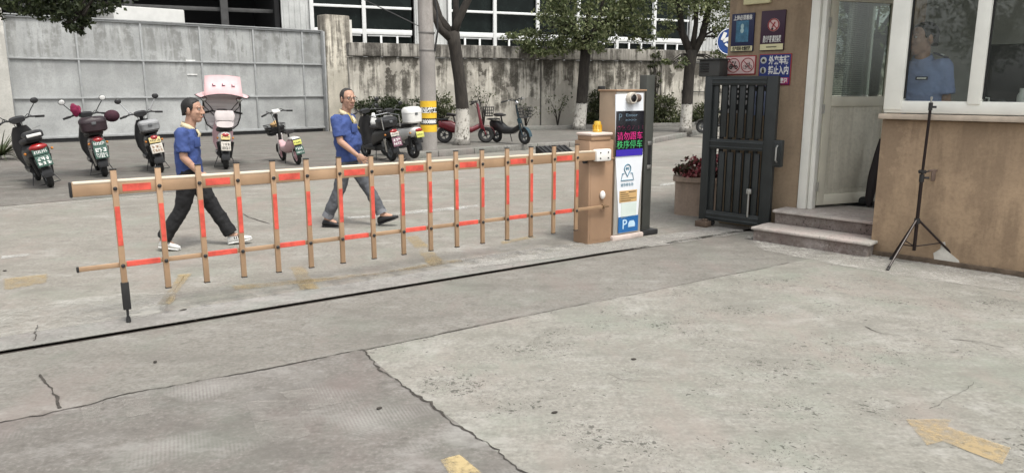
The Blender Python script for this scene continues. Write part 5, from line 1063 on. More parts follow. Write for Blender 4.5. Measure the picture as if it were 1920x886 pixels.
def scooter(label, loc, rz, lean, c, group='electric scooters parked in front of the factory gate'):
    t = thing('electric_scooter', label, 'scooter', loc, rz, group); t.rotation_euler = (R(lean), 0, rz)
    k = c.get('s', 1.0); t.scale = (k, k, k)
    bm_, fm = c['body'], c.get('front', c['body'])
    wheel(t, .62, .215, .085, c.get('rim')); wheel(t, -.55, .215, .095, c.get('rim'))
    mb = MB()
    for y in (-.065, .065): mb.tube([(.44, y * .7, .82), (.5, y, .5), (.62, y, .215)], [.025, .022, .018], 8)
    mb.build('fork', mGreyP, t)
    mb = MB(); mb.loft([[(x + (.62), y * .075, .215 + z) for y, (x, z) in zip((-1, -1, 1, 1), ((a0, b0), (a1, b1), (a1, b1), (a0, b0)))] for a0, b0, a1, b1 in [(.245 * math.cos(a), .245 * math.sin(a), .26 * math.cos(a), .26 * math.sin(a)) for a in np.linspace(R(15), R(150), 9)]]); mb.build('front_fender', fm, t)
    mb = MB(); mb.loft([ring_xy(.40, 0, .035, .13, .30, 20, 3), ring_xy(.43, 0, .06, .19, .45, 20, 3), ring_xy(.43, 0, .07, .20, .65, 20, 3), ring_xy(.40, 0, .065, .15, .85, 20, 3), ring_xy(.37, 0, .06, .10, .95, 20, 3)]); mb.build('front_shield', fm, t)
    mb = MB(); mb.loft([ring_yz(.42, 0, .28, .15, .05), ring_yz(.2, 0, .26, .16, .045), ring_yz(-.12, 0, .27, .15, .06)]); mb.build('floorboard', mBlkP, t)
    w_ = c.get('w', .15)
    mb = MB(); mb.loft([ring_yz(.02, 0, .42, w_ * .85, .16), ring_yz(-.12, 0, .52, w_, .17), ring_yz(-.40, 0, .57, w_ * 1.03, .14), ring_yz(-.62, 0, .60, w_ * .95, .115), ring_yz(-.78, 0, .63, w_ * .72, .085), ring_yz(-.84, 0, .64, w_ * .4, .05)]); mb.build('body', bm_, t)
    mb = MB(); mb.box((-.45, 0, .40), (.25, .16, .2), 0, .03); mb.build('motor_cover', mGreyP, t)
    mb = MB(); mb.loft([ring_yz(.06, 0, .70, .10, .03), ring_yz(.0, 0, .725, .135, .05), ring_yz(-.3, 0, .735, .15, .05), ring_yz(-.5, 0, .765, .14, .05), ring_yz(-.66, 0, .775, .10, .035)]); mb.build('seat', c.get('seat', mSeat), t)
    mb = MB(); mb.tube([(.40, 0, .85), (.35, 0, 1.02)], .035, 10); mb.build('steering_column', mDark, t)
    bars(t, .34, 1.04, .32, True, c.get('mz', .24), c.get('mirror'), c.get('stem'))
    mb = MB(); mb.loft([ring_yz(.27, 0, 1.05, .10, .04), ring_yz(.34, 0, 1.06, .12, .055), ring_yz(.42, 0, 1.04, .09, .055), ring_yz(.45, 0, 1.03, .05, .03)]); ds = mb.build('dash', c.get('dash', mBlkP), t)
    mb = MB(); mb.ell((.44, 0, 1.03), (.03, .06, .035)); mb.build('headlight', mLamp, ds)
    mb = MB(); mb.ell((-.825, 0, .655), (.035, w_ * .62, .045)); mb.build('tail_light', mTail, t)
    mb = MB(); mb.box((-.815, 0, .50), (.02, .15, .26), 0, .008, rot=Matrix.Rotation(R(14), 3, 'Y')); mb.loft([[(-.55 + r_ * math.cos(a), y, .215 + r_ * math.sin(a)) for r_, y in ((.245, -.07), (.26, -.07), (.26, .07), (.245, .07))] for a in np.linspace(R(70), R(185), 9)]); mb.build('rear_fender', mBlkP, t)
    for i, (z, pw_, ph_, pm, rows, ink) in enumerate(c.get('plates', [])): nplate(t, -.85 + .0 - (.0 if i == 0 else .012) - (.62 - z) * .22, z, pw_, ph_, pm, rows, 13, ink, seed=sum(map(ord, label)) % 97 + i)
    for s_ in (-1, 1):
        mb = MB(); mb.ell((-.72, s_ * (w_ + .015), .60), (.03, .02, .022)); mb.build('turn_signal', M('amber_lens', (.45, .16, .02), .3, .1), t)
    mb = MB(); mb.tube([(-.1, -.1, .26), (-.2, -.2, .02), (-.2, .2, .02), (-.1, .1, .26)], .012, 8); mb.build('stand', mDark, t)
    mb = MB()
    for s_ in (-1, 1): mb.tube([(-.55, s_ * .09, .215), (-.62, s_ * .13, .52)], [.022, .03], 10)
    mb.build('shock_absorber', c.get('shock', mDark), t)
    return t
def rear_box(t, mat, c=( -.72, 0, .90), d=(.32, .36, .24), lidmat=None, e=4):
    x, y, z = c; a, b_, h = d[0] / 2, d[1] / 2, d[2]
    mb = MB(); mb.loft([ring_xy(x, y, a * .8, b_ * .8, z - h / 2, 24, e), ring_xy(x, y, a * .97, b_ * .97, z - h / 2 + .03, 24, e), ring_xy(x, y, a, b_, z + h * .12, 24, e)]); o = mb.build('rear_box', mat, t)
    mb = MB(); mb.loft([ring_xy(x, y, a * 1.02, b_ * 1.02, z + h * .13, 24, e), ring_xy(x, y, a * 1.0, b_ * 1.0, z + h * .3, 24, e), ring_xy(x, y, a * .8, b_ * .82, z + h * .46, 24, e), ring_xy(x, y, a * .4, b_ * .4, z + h * .5, 24, e)]); mb.build('lid', lidmat or mat, o)
    mb = MB(); mb.box((x - a - .004, y, z + h * .08), (.02, .07, .05), 0, .008); mb.build('latch', mGreyP, o)
    mb = MB(); mb.box((x + .05, y, z - h / 2 - .015), (.25, .2, .02), 0, .004); mb.build('rack', mDark, t); return o
def spot(px, py, z=.052): return G(px, py, z)
def place(px, py, rz, back=.72):   # rear wheel contact at the photo pixel -> centre of the scooter
    q = spot(px, py); return q + Vector((math.cos(R(rz)), math.sin(R(rz)), 0)) * back
S1 = scooter('black scooter with red tail light and green plate nearest the spiky plant', place(97, 351, 130, .6), R(130), -13, dict(body=mBlkP, front=mBlkP, w=.17, s=1.04, mirror=mBlkP,
    plates=[(.60, .21, .10, mPlG, [(.0, .5, 7)], None), (.46, .21, .17, mPlG, [(.2, .34, 3), (-.2, .3, 3)], None)]))
mb = MB(); mb.ell((-.81, 0, .67), (.07, .13, .055)); mb.build('tail_lens', mTail, S1)
mb = MB(); mb.loft([ring_yz(-.62, 0, .86, .14, .05), ring_yz(-.72, 0, .87, .15, .055), ring_yz(-.86, 0, .85, .13, .05)]); o = mb.build('backrest', mBlkP, S1)
mb = MB(); mb.box((-.865, 0, .86), (.02, .2, .045), 0, .008); mb.build('reflector', mLamp, o)
S2 = scooter('dark maroon scooter carrying a black top box and a big green plate', place(198, 331, 124, .6), R(124), -7, dict(body=mMaroon, front=mBlkP, w=.125, s=1.05, mirror=mLamp, mz=.26,
    plates=[(.60, .20, .11, mPlG, [(.0, .5, 7)], None), (.45, .21, .2, mPlG, [(.22, .36, 3), (-.12, .18, 7), (-.33, .22, 5)], None)], shock=mChrome))
rear_box(S2, M('box_dark_plum', (.03, .018, .022), .4, .3, 8), (-.62, 0, .92), (.36, .42, .26))
mb = MB(); mb.ell((.2, -.40, .98), (.1, .13, .11)); mb.build('hand_muff', M('muff_plum', (.05, .015, .025), .8, .4, 18, bmp=.4), S2)
q = S2.matrix_basis @ Vector((.22, .14, 1.16)); t = thing('cloth', 'crumpled magenta cloth on the handlebar of the maroon scooter', 'cloth', q, .3); mb = MB()
rng = random.Random(3)
for k in range(7): mb.ell((rng.uniform(-.06, .06), rng.uniform(-.12, .12), rng.uniform(-.05, .04)), (.05, .03, .09), Matrix.Rotation(rng.uniform(-.7, .7), 3, 'X'))
link('cloth_bundle', remeshed(mb, .012, 3, (.02, .05)), M('magenta_cloth', (.25, .02, .07), .8, .4, 20, bmp=.3), t, 180)
S3 = scooter('slim black scooter with a grey rear box, tan plates and tall round mirrors', place(303, 323, 122, .6), R(122), -9, dict(body=mBlkP, front=mBlkP, w=.12, s=1.05, mz=.28, stem=mChrome, mirror=mBlkP,
    plates=[(.62, .19, .10, mPlY, [(-.1, .4, 6)], mInkD), (.47, .20, .17, mPlW, [(.2, .3, 3), (-.2, .3, 4)], M('plate_brown_ink', (.25, .12, .04), .5))]))
rear_box(S3, M('box_grey', (.22, .225, .23), .4, .2, 6), (-.55, 0, .87), (.36, .34, .2), M('box_grey_light', (.30, .305, .31), .4, .2, 6))
def curtain_mat():
    m, t, p = nodes('curtain_film'); out = t.nodes['Material Output']; v = coords(t, (.4, .4, 7)); f = noise_n(t, v, 3, 4, .6)
    t.links.new(mix(t, ramp(t, f, [(.42, 0), (.56, 1)]).outputs[0], (.62, .60, .61), (.95, .94, .93)), p.inputs['Base Color']); p.inputs['Roughness'].default_value = .3
    tr = N(t, 'ShaderNodeBsdfTransparent'); tr.inputs[0].default_value = (.9, .86, .88, 1); tl = N(t, 'ShaderNodeBsdfTranslucent'); tl.inputs[0].default_value = (.85, .84, .84, 1)
    m1 = N(t, 'ShaderNodeMixShader'); m1.inputs[0].default_value = .5; t.links.new(p.outputs[0], m1.inputs[1]); t.links.new(tl.outputs[0], m1.inputs[2])
    m2 = N(t, 'ShaderNodeMixShader'); m2.inputs[0].default_value = .28; t.links.new(m1.outputs[0], m2.inputs[1]); t.links.new(tr.outputs[0], m2.inputs[2]); t.links.new(m2.outputs[0], out.inputs[0]); return m
S4 = scooter('pale pink scooter under a pink sunshade with a silver curtain', place(424, 317, 113, .6), R(113), 2, dict(body=mWhiteP, front=mPinkP, w=.12, s=1.05,
    plates=[(.62, .16, .09, mPlY, [(.1, .3, 5)], mInkD), (.46, .17, .17, mPlW, [(.2, .3, 3), (-.2, .3, 4)], mInkD)]))
mb = MB(); mb.loft([ring_yz(-.5, 0, .84, .15, .05), ring_yz(-.68, 0, .87, .17, .07), ring_yz(-.84, 0, .86, .15, .06)]); mb.loft([ring_xy(-.8, 0, .045, .16, .93, 20, 3), ring_xy(-.8, 0, .06, .18, 1.02, 20, 3), ring_xy(-.8, 0, .05, .15, 1.11, 20, 3)]); mb.build('backrest', M('backrest_pink_white', (.66, .60, .59), .5, .1, 6), S4)
mCan = M('sunshade_pink', (.62, .40, .41), .75, .12, 6, bmp=.1)
mb = MB(); nx, ny = 16, 18; V = []; Fc = []
for i in range(nx + 1):
    for j in range(ny + 1):
        x = -.62 + 1.35 * i / nx; y = -.49 + .98 * j / ny; wd = math.sqrt(max(0.0, 1 - ((x - .02) / .80) ** 2)); yy = y * (.55 + .45 * wd); V.append((x, yy, 1.49 - .45 * yy * yy - .16 * (x - .1) ** 2))
n0 = len(V); V += [(a, b, c_ - .008) for a, b, c_ in V]
for i in range(nx):
    for j in range(ny):
        a = i * (ny + 1) + j; Fc += [(a, a + ny + 1, a + ny + 2, a + 1), (n0 + a, n0 + a + 1, n0 + a + ny + 2, n0 + a + ny + 1)]
for i in range(nx):
    for j in (0, ny): a = i * (ny + 1) + j; Fc.append((a, a + ny + 1, n0 + a + ny + 1, n0 + a))
for j in range(ny):
    for i in (0, nx): a = i * (ny + 1) + j; Fc.append((a, a + 1, n0 + a + 1, n0 + a))
mb.mk(V, Fc); can = mb.build('sunshade', mCan, S4, 180)
mb = MB(); mb.loft([[(-.60, y, 1.40 - .4 * y * y), (-.60, y, 1.42 - .4 * y * y), (-.46, y * .92, 1.76 - .2 * y * y), (-.46, y * .92, 1.74 - .2 * y * y)] for y in np.linspace(-.34, .34, 8)]); mb.build('raised_flap', mCan, can, 180)
rim_ = [V[i * (ny + 1)] for i in range(nx + 1)] + [V[nx * (ny + 1) + j] for j in range(1, ny + 1)] + [V[i * (ny + 1) + ny] for i in range(nx - 1, -1, -1)] + [V[j] for j in range(ny - 1, 0, -1)]
mb = MB(); mb.tube(rim_, .010, 6, closed=True); mb.build('dark_trim', mDark, can)
mb = MB(); rng = random.Random(8)
for k in range(12):
    x, y = rng.uniform(-.5, .4), rng.uniform(-.36, .36); z = 1.494 - .45 * y * y - .16 * (x - .1) ** 2
    for dx in (-.022, .022): mb.box((x + dx, y, z), (.018, .07, .004), rng.uniform(-.3, .3), rot=None)
    mb.box((x, y, z), (.05, .016, .004))
for k in range(3):
    y = -.18 + k * .17; mb.box((-.550, y, 1.57 - .3 * y * y), (.004, .06, .014), rot=Matrix.Rotation(R(40), 3, 'Y')); mb.box((-.543, y + .02, 1.585 - .3 * y * y), (.004, .014, .05), rot=Matrix.Rotation(R(40), 3, 'Y'))
mb.build('printed_bows', M('print_dark_plum', (.06, .02, .04), .7), can, 0)
mb = MB(); Vv = []
def ws(y0, z): return .40 - .55 * y0 * y0
ringL = [(-.02, -.34, 1.0 + .0), ]
prof = [(z, wdt) for z, wdt in ((.72, .20), (.8, .29), (.95, .34), (1.2, .35), (1.42, .34))]
mb.loft([[(.40 - .5 * y * y + (z - 1.2) * -.12, y, z) for y in np.linspace(-wdt, wdt, 9)] + [(.408 - .5 * y * y + (z - 1.2) * -.12, y, z) for y in np.linspace(wdt, -wdt, 9)] for z, wdt in prof]); wsO = mb.build('curtain', curtain_mat(), S4, 180)
mb = MB(); L_ = [(.40 - .5 * wdt * wdt + (z - 1.2) * -.12, -wdt, z) for z, wdt in prof]; mb.tube(L_[::-1] + [(.38, 0, .69)] + [(a, -b_, c_) for a, b_, c_ in L_], .012, 6); mb.build('curtain_trim', mDark, wsO)
mb = MB()
for s_ in (-1, 1): mb.tube([(.36, s_ * .12, .95), (.36, s_ * .32, 1.15), (.3, s_ * .38, 1.40)], .009, 6);
mb.build('shade_pole', mDark, S4)
S6 = scooter('dark scooter with a black rear case and a pale plate beside the second walker', place(737, 302, 128, .6), R(128), -9, dict(body=mBlkP, front=mBlkP, w=.14, s=1.04, mirror=mBlkP, mz=.2, shock=mChrome,
    plates=[(.60, .19, .09, mPlW, [(0, .4, 6)], mInkD), (.44, .21, .19, M('plate_plum', (.16, .07, .10), .5), [(.22, .3, 3), (-.2, .3, 4)], mInk)]))
rear_box(S6, mBlkP, (-.58, 0, .84), (.4, .4, .22)); mb = MB(); mb.tube([(-.78, -.2, .72), (-.78, -.21, .96), (-.3, -.21, .99), (-.3, .21, .99), (-.78, .21, .96), (-.78, .2, .72)], .012, 8); mb.build('chrome_rail', mChrome, S6)
S7 = scooter('white scooter with a large white rounded rear box in front of the banded pole', place(776, 297, 132, .55), R(132), -4, dict(body=mWhiteP, front=mWhiteP, w=.15, s=1.02, mirror=mBlkP, mz=.14,
    plates=[(.56, .2, .13, mPlLime, [(0, .3, 5)], mInkD)]))
rear_box(S7, mWhiteP, (-.60, 0, .985), (.36, .42, .36), None, 3)
mb = MB(); mb.loft([ring_xy(.34, 0, .05, .16, .32, 18, 3), ring_xy(.35, 0, .05, .18, .6, 18, 3), ring_xy(.32, 0, .05, .12, .9, 18, 3)]); mb.build('inner_shield', mBlkP, S7)
q = S6.matrix_basis @ Vector((.3, -.18, .98)); t = thing('hanging_cloth', 'white cloth hanging from the handlebar of the dark scooter beside the second walker', 'cloth', q, .4); mb = MB()
mb.loft([ring_xy(0, 0, .03, .02, 0, 14), ring_xy(.01, 0, .06, .025, -.1, 14), ring_xy(0, .01, .075, .03, -.2, 14), ring_xy(.01, 0, .07, .02, -.28, 14)]); mb.build('cloth', mWht, t, 180)
# ---- light electric bicycles
def ebike(label, loc, rz, lean, c, group):
    t = thing('electric_bike', label, 'electric bike', loc, rz, group); t.rotation_euler = (R(lean), 0, rz); k = c.get('s', 1); t.scale = (k, k, k); r = c.get('r', .2); B = c['body']
    wheel(t, .55, r, .07, c.get('rim')); wheel(t, -.48, r, .075, c.get('rim'))
    mb = MB()
    for y in (-.05, .05): mb.tube([(.40, y, .62), (.55, y, r)], .016, 8)
    mb.build('fork', c.get('forkmat', mSilv), t)
    mb = MB(); mb.tube([(.44, 0, .5), (.36, 0, .78), (.33, 0, c.get('hz', 1.02))], [.036, .026, .022], 12); mb.build('steering_column', c.get('stemmat', B), t)
    mb = MB(); mb.loft([ring_yz(.40, 0, .42, .06, .07), ring_yz(.2, 0, .32, .11, .07), ring_yz(-.1, 0, .32, .12, .09), ring_yz(-.3, 0, .40, .11, .15), ring_yz(-.62, 0, .47, .08, .08)]); mb.build('body', B, t)
    if c.get('shield'): mb = MB(); mb.loft([ring_xy(.44, 0, .03, .09, .34, 16, 3), ring_xy(.42, 0, .04, .14, .5, 16, 3), ring_xy(.38, 0, .035, .12, .75, 16, 3), ring_xy(.35, 0, .03, .07, .95, 16, 3)]); mb.build('front_shield', B, t)
    mb = MB(); mb.tube([(-.2, 0, .42), (-.25, 0, .66)], .02, 10); mb.build('seat_post', mDark, t)
    mb = MB(); mb.loft([ring_yz(-.10, 0, .69, .04, .02), ring_yz(-.2, 0, .69, .075, .03), ring_yz(-.35, 0, .70, .11, .04), ring_yz(-.42, 0, .70, .09, .035)]); mb.build('saddle', mSeat, t)
    bars(t, .33, c.get('hz', 1.02), .29, c.get('mir', False)); mb = MB(); mb.ell((.37, 0, c.get('hz', 1.02) - .06), (.04, .055, .055)); mb.build('headlight', c.get('lampm', mGreyP), t)
    if c.get('deck'): mb = MB(); mb.box((.26, 0, c['hz'] + .04), (.14, .16, .05), 0, .012, rot=Matrix.Rotation(R(-20), 3, 'Y')); mb.build('dash', mWhiteP, t)
    mb = MB(); x0 = .62; zb_ = c.get('bz', .66); bk = c.get('bk', 1)
    if bk > 1: mb.loft([ring_xy(x0, 0, .10 * bk, .12 * bk, zb_, 20, 4), ring_xy(x0, 0, .125 * bk, .145 * bk, zb_ + .17, 20, 4)])
    for z, s_ in ((zb_, .8), (zb_ + .07, .87), (zb_ + .14, .94), (zb_ + .22, 1)): mb.tube([(x0 + a * .13 * bk * s_, b_ * .15 * bk * s_, z) for a, b_ in ((-1, -1), (1, -1), (1, 1), (-1, 1))], .007, 6, closed=True)
    for a in np.linspace(-1, 1, 6):
        for p, q_ in (((a, -1), (a, -1)), ((a, 1), (a, 1)), ((-1, a), (-1, a)), ((1, a), (1, a))): mb.tube([(x0 + p[0] * .104 * bk, p[1] * .12 * bk, zb_), (x0 + p[0] * .13 * bk, p[1] * .15 * bk, zb_ + .22)], .005, 5)
    mb.box((x0, 0, zb_), (.2, .23, .008)); mb.build('basket', mDark, t)
    mb = MB(); mb.tube([(-.38, -.08, .56), (-.72, -.08, .58), (-.72, .08, .58), (-.38, .08, .56)], .009, 6); mb.tube([(-.55, -.08, .57), (-.48, -.06, r)], .008, 6); mb.tube([(-.55, .08, .57), (-.48, .06, r)], .008, 6); mb.box((-.55, 0, .585), (.34, .15, .02), 0, .004); mb.build('rear_rack', c.get('rackm', mDark), t)
    for cx_, a0, a1 in ((-.48, 60, 185), (.55, 0, 130)): mb = MB(); mb.loft([[(cx_ + r_ * math.cos(a), y, r + r_ * math.sin(a)) for r_, y in ((r + .02, -.045), (r + .032, -.045), (r + .032, .045), (r + .02, .045))] for a in np.linspace(R(a0), R(a1), 8)]); mb.build('fender', c.get('fenderm', B), t)
    if 'plates' in c:
        mb = MB(); mb.box((-.74, 0, .42), (.014, .14, .3), 0, .004, rot=Matrix.Rotation(R(12), 3, 'Y')); mb.build('plate_bracket', mDark, t)
        for z, w_, h, pm, rows, ink in c['plates']: nplate(t, -.755 - (.45 - z) * .2, z, w_, h, pm, rows, 12, ink, seed=3)
    mb = MB(); mb.tube([(-.05, .07, .26), (-.1, .17, .01)], .01, 6); mb.build('stand', mDark, t); return t
rzz = 124; q = spot(562, 309); B5 = ebike('small pink folding electric bike with a black front basket and yellow green plates', q + Vector((math.cos(R(rzz)), math.sin(R(rzz)), 0)) * .55, R(rzz), -10, dict(body=mPinkP, stemmat=mBlkP, r=.19, hz=1.08, deck=True, s=1.0, forkmat=mWhiteP, rackm=mWhiteP, fenderm=mBlkP, rim=mPinkP, bz=.60, bk=1.3,
    plates=[(.50, .17, .10, mPlLime, [(0, .3, 4)], mInkD), (.33, .18, .17, mPlG, [(.25, .3, 4), (-.2, .2, 6)], None)]), 'electric bikes with front baskets')
q = B5.matrix_basis @ Vector((.63, 0, .80)); t = thing('plastic_bag', 'tan paper parcel in the basket of the pink folding bike', 'parcel', q, .3); mb = MB(); mb.ell((0, 0, 0), (.09, .07, .06)); mb.ell((.02, .03, .05), (.05, .04, .05)); link('parcel', remeshed(mb, .012, 2, (.03, .05)), M('parcel_tan', (.42, .27, .12), .7, .3, 12, bmp=.2), t, 180)
q = G(868, 270, KH); ebike('red electric bike parked on the pavement behind the leaning tree', q + Vector((0, .45, 0)), R(4), -6, dict(body=mRedP, stemmat=mRedP, shield=True, s=1.12, r=.2, hz=.98, forkmat=mRedP, rim=mDark), 'electric bikes with front baskets')
q = G(949, 270, KH); ebike('dark teal electric bike with a front basket right of the red one', q + Vector((.1, .25, 0)), R(-48), 6, dict(body=mBlkP, stemmat=mTealP, shield=False, s=1.12, r=.2, hz=1.05, forkmat=mTealP, rim=mGreyP, fenderm=mTealP, lampm=mChrome), 'electric bikes with front baskets')
q = G(1330, 250, KH); scooter('black scooter mostly hidden behind the steel gate at the far pavement', q + Vector((.4, .2, 0)), R(185), 0, dict(body=mBlkP, front=mBlkP, plates=[]))

# ------------------------------------------------------------------ people
mSkin = M('skin', (.40, .235, .165), .55, .12, 10, bmp=.05); mHair = M('hair_black', (.010, .009, .0085), .6, .4, 30, bmp=.4); mHairG = M('hair_greying', (.03, .028, .026), .65, .5, 30, bmp=.4)
mEyeW = M('eye_white', (.6, .58, .54), .3, .05, bmp=0); mEyeD = M('eye_dark', (.015, .012, .01), .2, .1, bmp=0); mLip = M('lip', (.30, .13, .11), .5, .1, 20, bmp=0); mBrow = M('brow', (.03, .025, .02), .8, .3, 30, bmp=0)
mShirt = M('work_shirt_blue', (.038, .066, .20), .8, .3, 5, bmp=.25); mCollar = M('collar_cream', (.55, .48, .32), .75, .12, 10, bmp=.2); mPlackY = M('lanyard_yellow', (.55, .42, .10), .7, .15, 8)
mTrB = M('trousers_black', (.008, .008, .009), .8, .3, 6, bmp=.3); mTrG = M('trousers_grey_blue', (.085, .09, .10), .8, .3, 6, bmp=.35); mShB = M('shoe_black', (.014, .014, .015), .45, .3, 10, bmp=.1); mShW = M('shoe_white', (.6, .6, .58), .5, .15, 10, bmp=.1); mGuard = M('guard_shirt', (.27, .34, .58), .7, .15, 6, bmp=.25)
mGuardD = M('guard_navy', (.02, .025, .05), .7, .2, 8)
def V3(*a): return Vector(a)
def hand(mb, wr, d_, palm, k=1.0, curl=.5):
    """palm, four unequal bent fingers and a thumb; d_ points along the hand, palm is the way the palm faces"""
    d_ = d_.normalized(); palm = (palm - d_ * palm.dot(d_)).normalized(); sd = d_.cross(palm)
    c = wr + d_ * .05 * k; m = Matrix((d_, sd, palm)).transposed(); mb.ell(c, (.055 * k, .042 * k, .018 * k), m, 14, 8)
    for i, (o, L) in enumerate(((-.032, .066), (-.011, .075), (.011, .071), (.031, .056))):
        p = wr + d_ * .088 * k + sd * o * k; a = curl * (.5 + .12 * i); dd = d_
        for j, f in enumerate((.45, .32, .23)):
            dd = (d_ * math.cos(a * (j + 1)) + palm * math.sin(a * (j + 1)) + sd * o * 2).normalized(); q = p + dd * L * f * k; mb.capsule(p, (.0092 - .0008 * j) * k, q, (.0086 - .0008 * j) * k, 8); p = q
    p = wr + d_ * .03 * k - sd * .035 * k
    for j, (f, mixp) in enumerate(((.035, .25), (.032, .55))):
        dd = (d_ * .8 - sd * (.55 - .3 * j) + palm * mixp).normalized(); q = p + dd * f * k; mb.capsule(p, .0115 * k, q, .009 * k, 8); p = q
def person(label, loc, rz, J, cfg, group=None):
    t = thing('person', label, 'person', loc, rz, group); k = cfg.get('k', 1.0); wd = cfg.get('wide', 1.0)
    P = {a: Vector(b) for a, b in J.items()}
    # body: one continuous skin surface
    mb = MB(); pel, chest, neck, head = P['pelvis'], P['chest'], P['neck'], P['head']
    def ringat(c, rx, ry, n=20): return ring_xy(c.x, c.y, rx, ry, c.z, n, 2.3)
    def spine(f):
        pts = [pel, pel.lerp(chest, .5), chest, neck]; f *= 3; i = min(2, int(f)); return pts[i].lerp(pts[i + 1], f - i)
    mb.loft([ringat(spine(f), rx * k, ry * k * wd) for f, rx, ry in ((0, .08, .12), (.2, .09, .125), (.5, .095, .145), (.75, .085, .15), (.9, .06, .10), (1, .05, .055))])
    mb.capsule(neck - V3(.0, 0, .04), .056 * k, head - V3(.015, 0, .06) * k, .054 * k)
    for s_ in ('R', 'L'):
        sg = -1 if s_ == 'R' else 1
        sh, el, wr = P['sh' + s_], P['el' + s_], P['wr' + s_]
        mb.capsule(sh, .048 * k, el, .038 * k); mb.capsule(el, .039 * k, el.lerp(wr, .35), .037 * k); mb.capsule(el.lerp(wr, .35), .037 * k, wr, .025 * k)
        d_ = P.get('hd' + s_, (wr - el)); hand(mb, wr, Vector(d_), Vector((.15, -sg * 1.0, -.1)) if 'pl' + s_ not in P else P['pl' + s_], k, cfg.get('curl', .55))
        hp, kn, an = P['hip' + s_], P['kn' + s_], P['an' + s_]
        mb.capsule(hp, .075 * k, kn, .048 * k); mb.capsule(kn, .05 * k, kn.lerp(an, .3), .05 * k); mb.capsule(kn.lerp(an, .3), .05 * k, an, .033 * k); mb.capsule(an, .035 * k, an + (P['toe' + s_] - an) * .5, .03 * k)
    hr = Matrix.Rotation(R(cfg.get('yaw', 0)), 3, 'Z') @ Matrix.Rotation(R(cfg.get('nod', 0)), 3, 'Y'); hk = k * cfg.get('headk', 1.0)
    def h(x, y, z): return head + hr @ Vector((x * hk, y * hk, z * hk))
    def he(m_, c, r, ex=None, nu=16, nv=10): m_.ell(h(*c), tuple(a * hk for a in r), hr @ (ex or Matrix.Identity(3)), nu, nv)
    he(mb, (-.012, 0, .035), (.094, .074, .083)); he(mb, (.022, 0, -.02), (.068, .062, .092)); he(mb, (.045, 0, -.082), (.036, .038, .03)); he(mb, (.02, 0, -.068), (.05, .054, .036))
    for s_ in (-1, 1): he(mb, (.062, s_ * .034, -.018), (.022, .022, .022)); he(mb, (-.006, s_ * .074, -.004), (.02, .011, .033), Matrix.Rotation(R(s_ * 18), 3, 'Z')); he(mb, (.078, s_ * .028, .03), (.014, .03, .011))
    mb.capsule(h(.088, 0, .018), .011 * hk, h(.106, 0, -.024), .0145 * hk, 10); he(mb, (.098, .0125, -.028), (.012, .009, .009)); he(mb, (.098, -.0125, -.028), (.012, .009, .009)); he(mb, (.083, 0, -.056), (.012, .022, .008)); he(mb, (.081, 0, -.066), (.012, .02, .008))
    body = link('body', remeshed(mb, .0052, 3), mSkin, t, 180)
    # hair
    mb = MB(); hm = cfg.get('hair', mHair); vs_ = []
    cut = cfg.get('hairline', .084)
    nu, nv = 28, 14
    rings = []
    for i in range(nv + 1):
        a = R(90) * i / nv; row = []
        for j in range(nu):
            b_ = 2 * math.pi * j / nu; fx = math.cos(b_); s_ = min(1, max(0, (fx - .38) / .3)); s_ = s_ * s_ * (3 - 2 * s_); low = (-.008 - .045 * max(0, -fx) + .012 * max(0, 1 - abs(fx) / .35)) * (1 - s_) + cut * s_
            zz_ = low + (.1225 - low) * math.sin(a); q_ = (zz_ - .035) / .0885; rr = math.sqrt(max(.0004, 1 - min(1, q_ * q_))) if zz_ > .035 else 1.0 - .06 * (.035 - zz_) / .06
            row.append(h(-.012 + .0975 * fx * rr, .0772 * math.sin(b_) * rr, zz_))
        rings.append(row)
    mb.loft(rings); link('hair', remeshed(mb, .0055, 1, (.003, .02)), hm, body, 180)
    # features
    for s_ in (-1, 1):
        mb = MB(); he(mb, (.079, s_ * .031, .012), (.010, .012, .0055), None, 12, 8); e_ = mb.build('eye', mEyeW, body, 180)
        mb = MB(); he(mb, (.0865, s_ * .031, .012), (.004, .006, .0052), None, 10, 6); mb.build('iris', mEyeD, e_, 180)
        mb = MB(); mb.capsule(h(.088, s_ * .016, .034), .0042 * hk, h(.077, s_ * .05, .037), .0032 * hk, 8); mb.build('eyebrow', mBrow, body, 180)
    mb = MB(); mb.capsule(h(.0925, -.016, -.0605), .0046 * hk, h(.0925, .016, -.0605), .0046 * hk, 8); mb.build('mouth', mLip, body, 180)
    if cfg.get('glasses'):
        mb = MB()
        for s_ in (-1, 1):
            mb.tube([h(.103, s_ * .034 + .024 * math.cos(a), .008 + .017 * math.sin(a)) for a in np.linspace(0, 2 * math.pi, 16)[:-1]], .0026 * hk, 6, closed=True); mb.tube([h(.103, s_ * .057, .014), h(.06, s_ * .078, .012), h(-.012, s_ * .082, .008)], .0026 * hk, 6)
        mb.tube([h(.103, -.01, .012), h(.106, 0, .015), h(.103, .01, .012)], .0026 * hk, 6); mb.build('glasses', mDark, body)
    # shirt
    mb = MB(); bel = cfg.get('belly', 0); hem = cfg['hem']
    L = []
    for f, rx, ry in ((hem, .128, .165), (.12, .125, .162), (.3, .122 + bel, .160), (.5, .122 + bel * .7, .17), (.68, .118, .185), (.82, .10, .175), (.91, .08, .125), (.97, .068, .078)):
        c = spine(max(0, f)) if f >= 0 else pel + (pel - spine(.15)) * (-f / .15)
        L.append(ringat(c + V3(bel * .5, 0, 0) * (1 if .1 < f < .6 else 0), rx * k, ry * k * wd, 24))
    mb.loft(L)
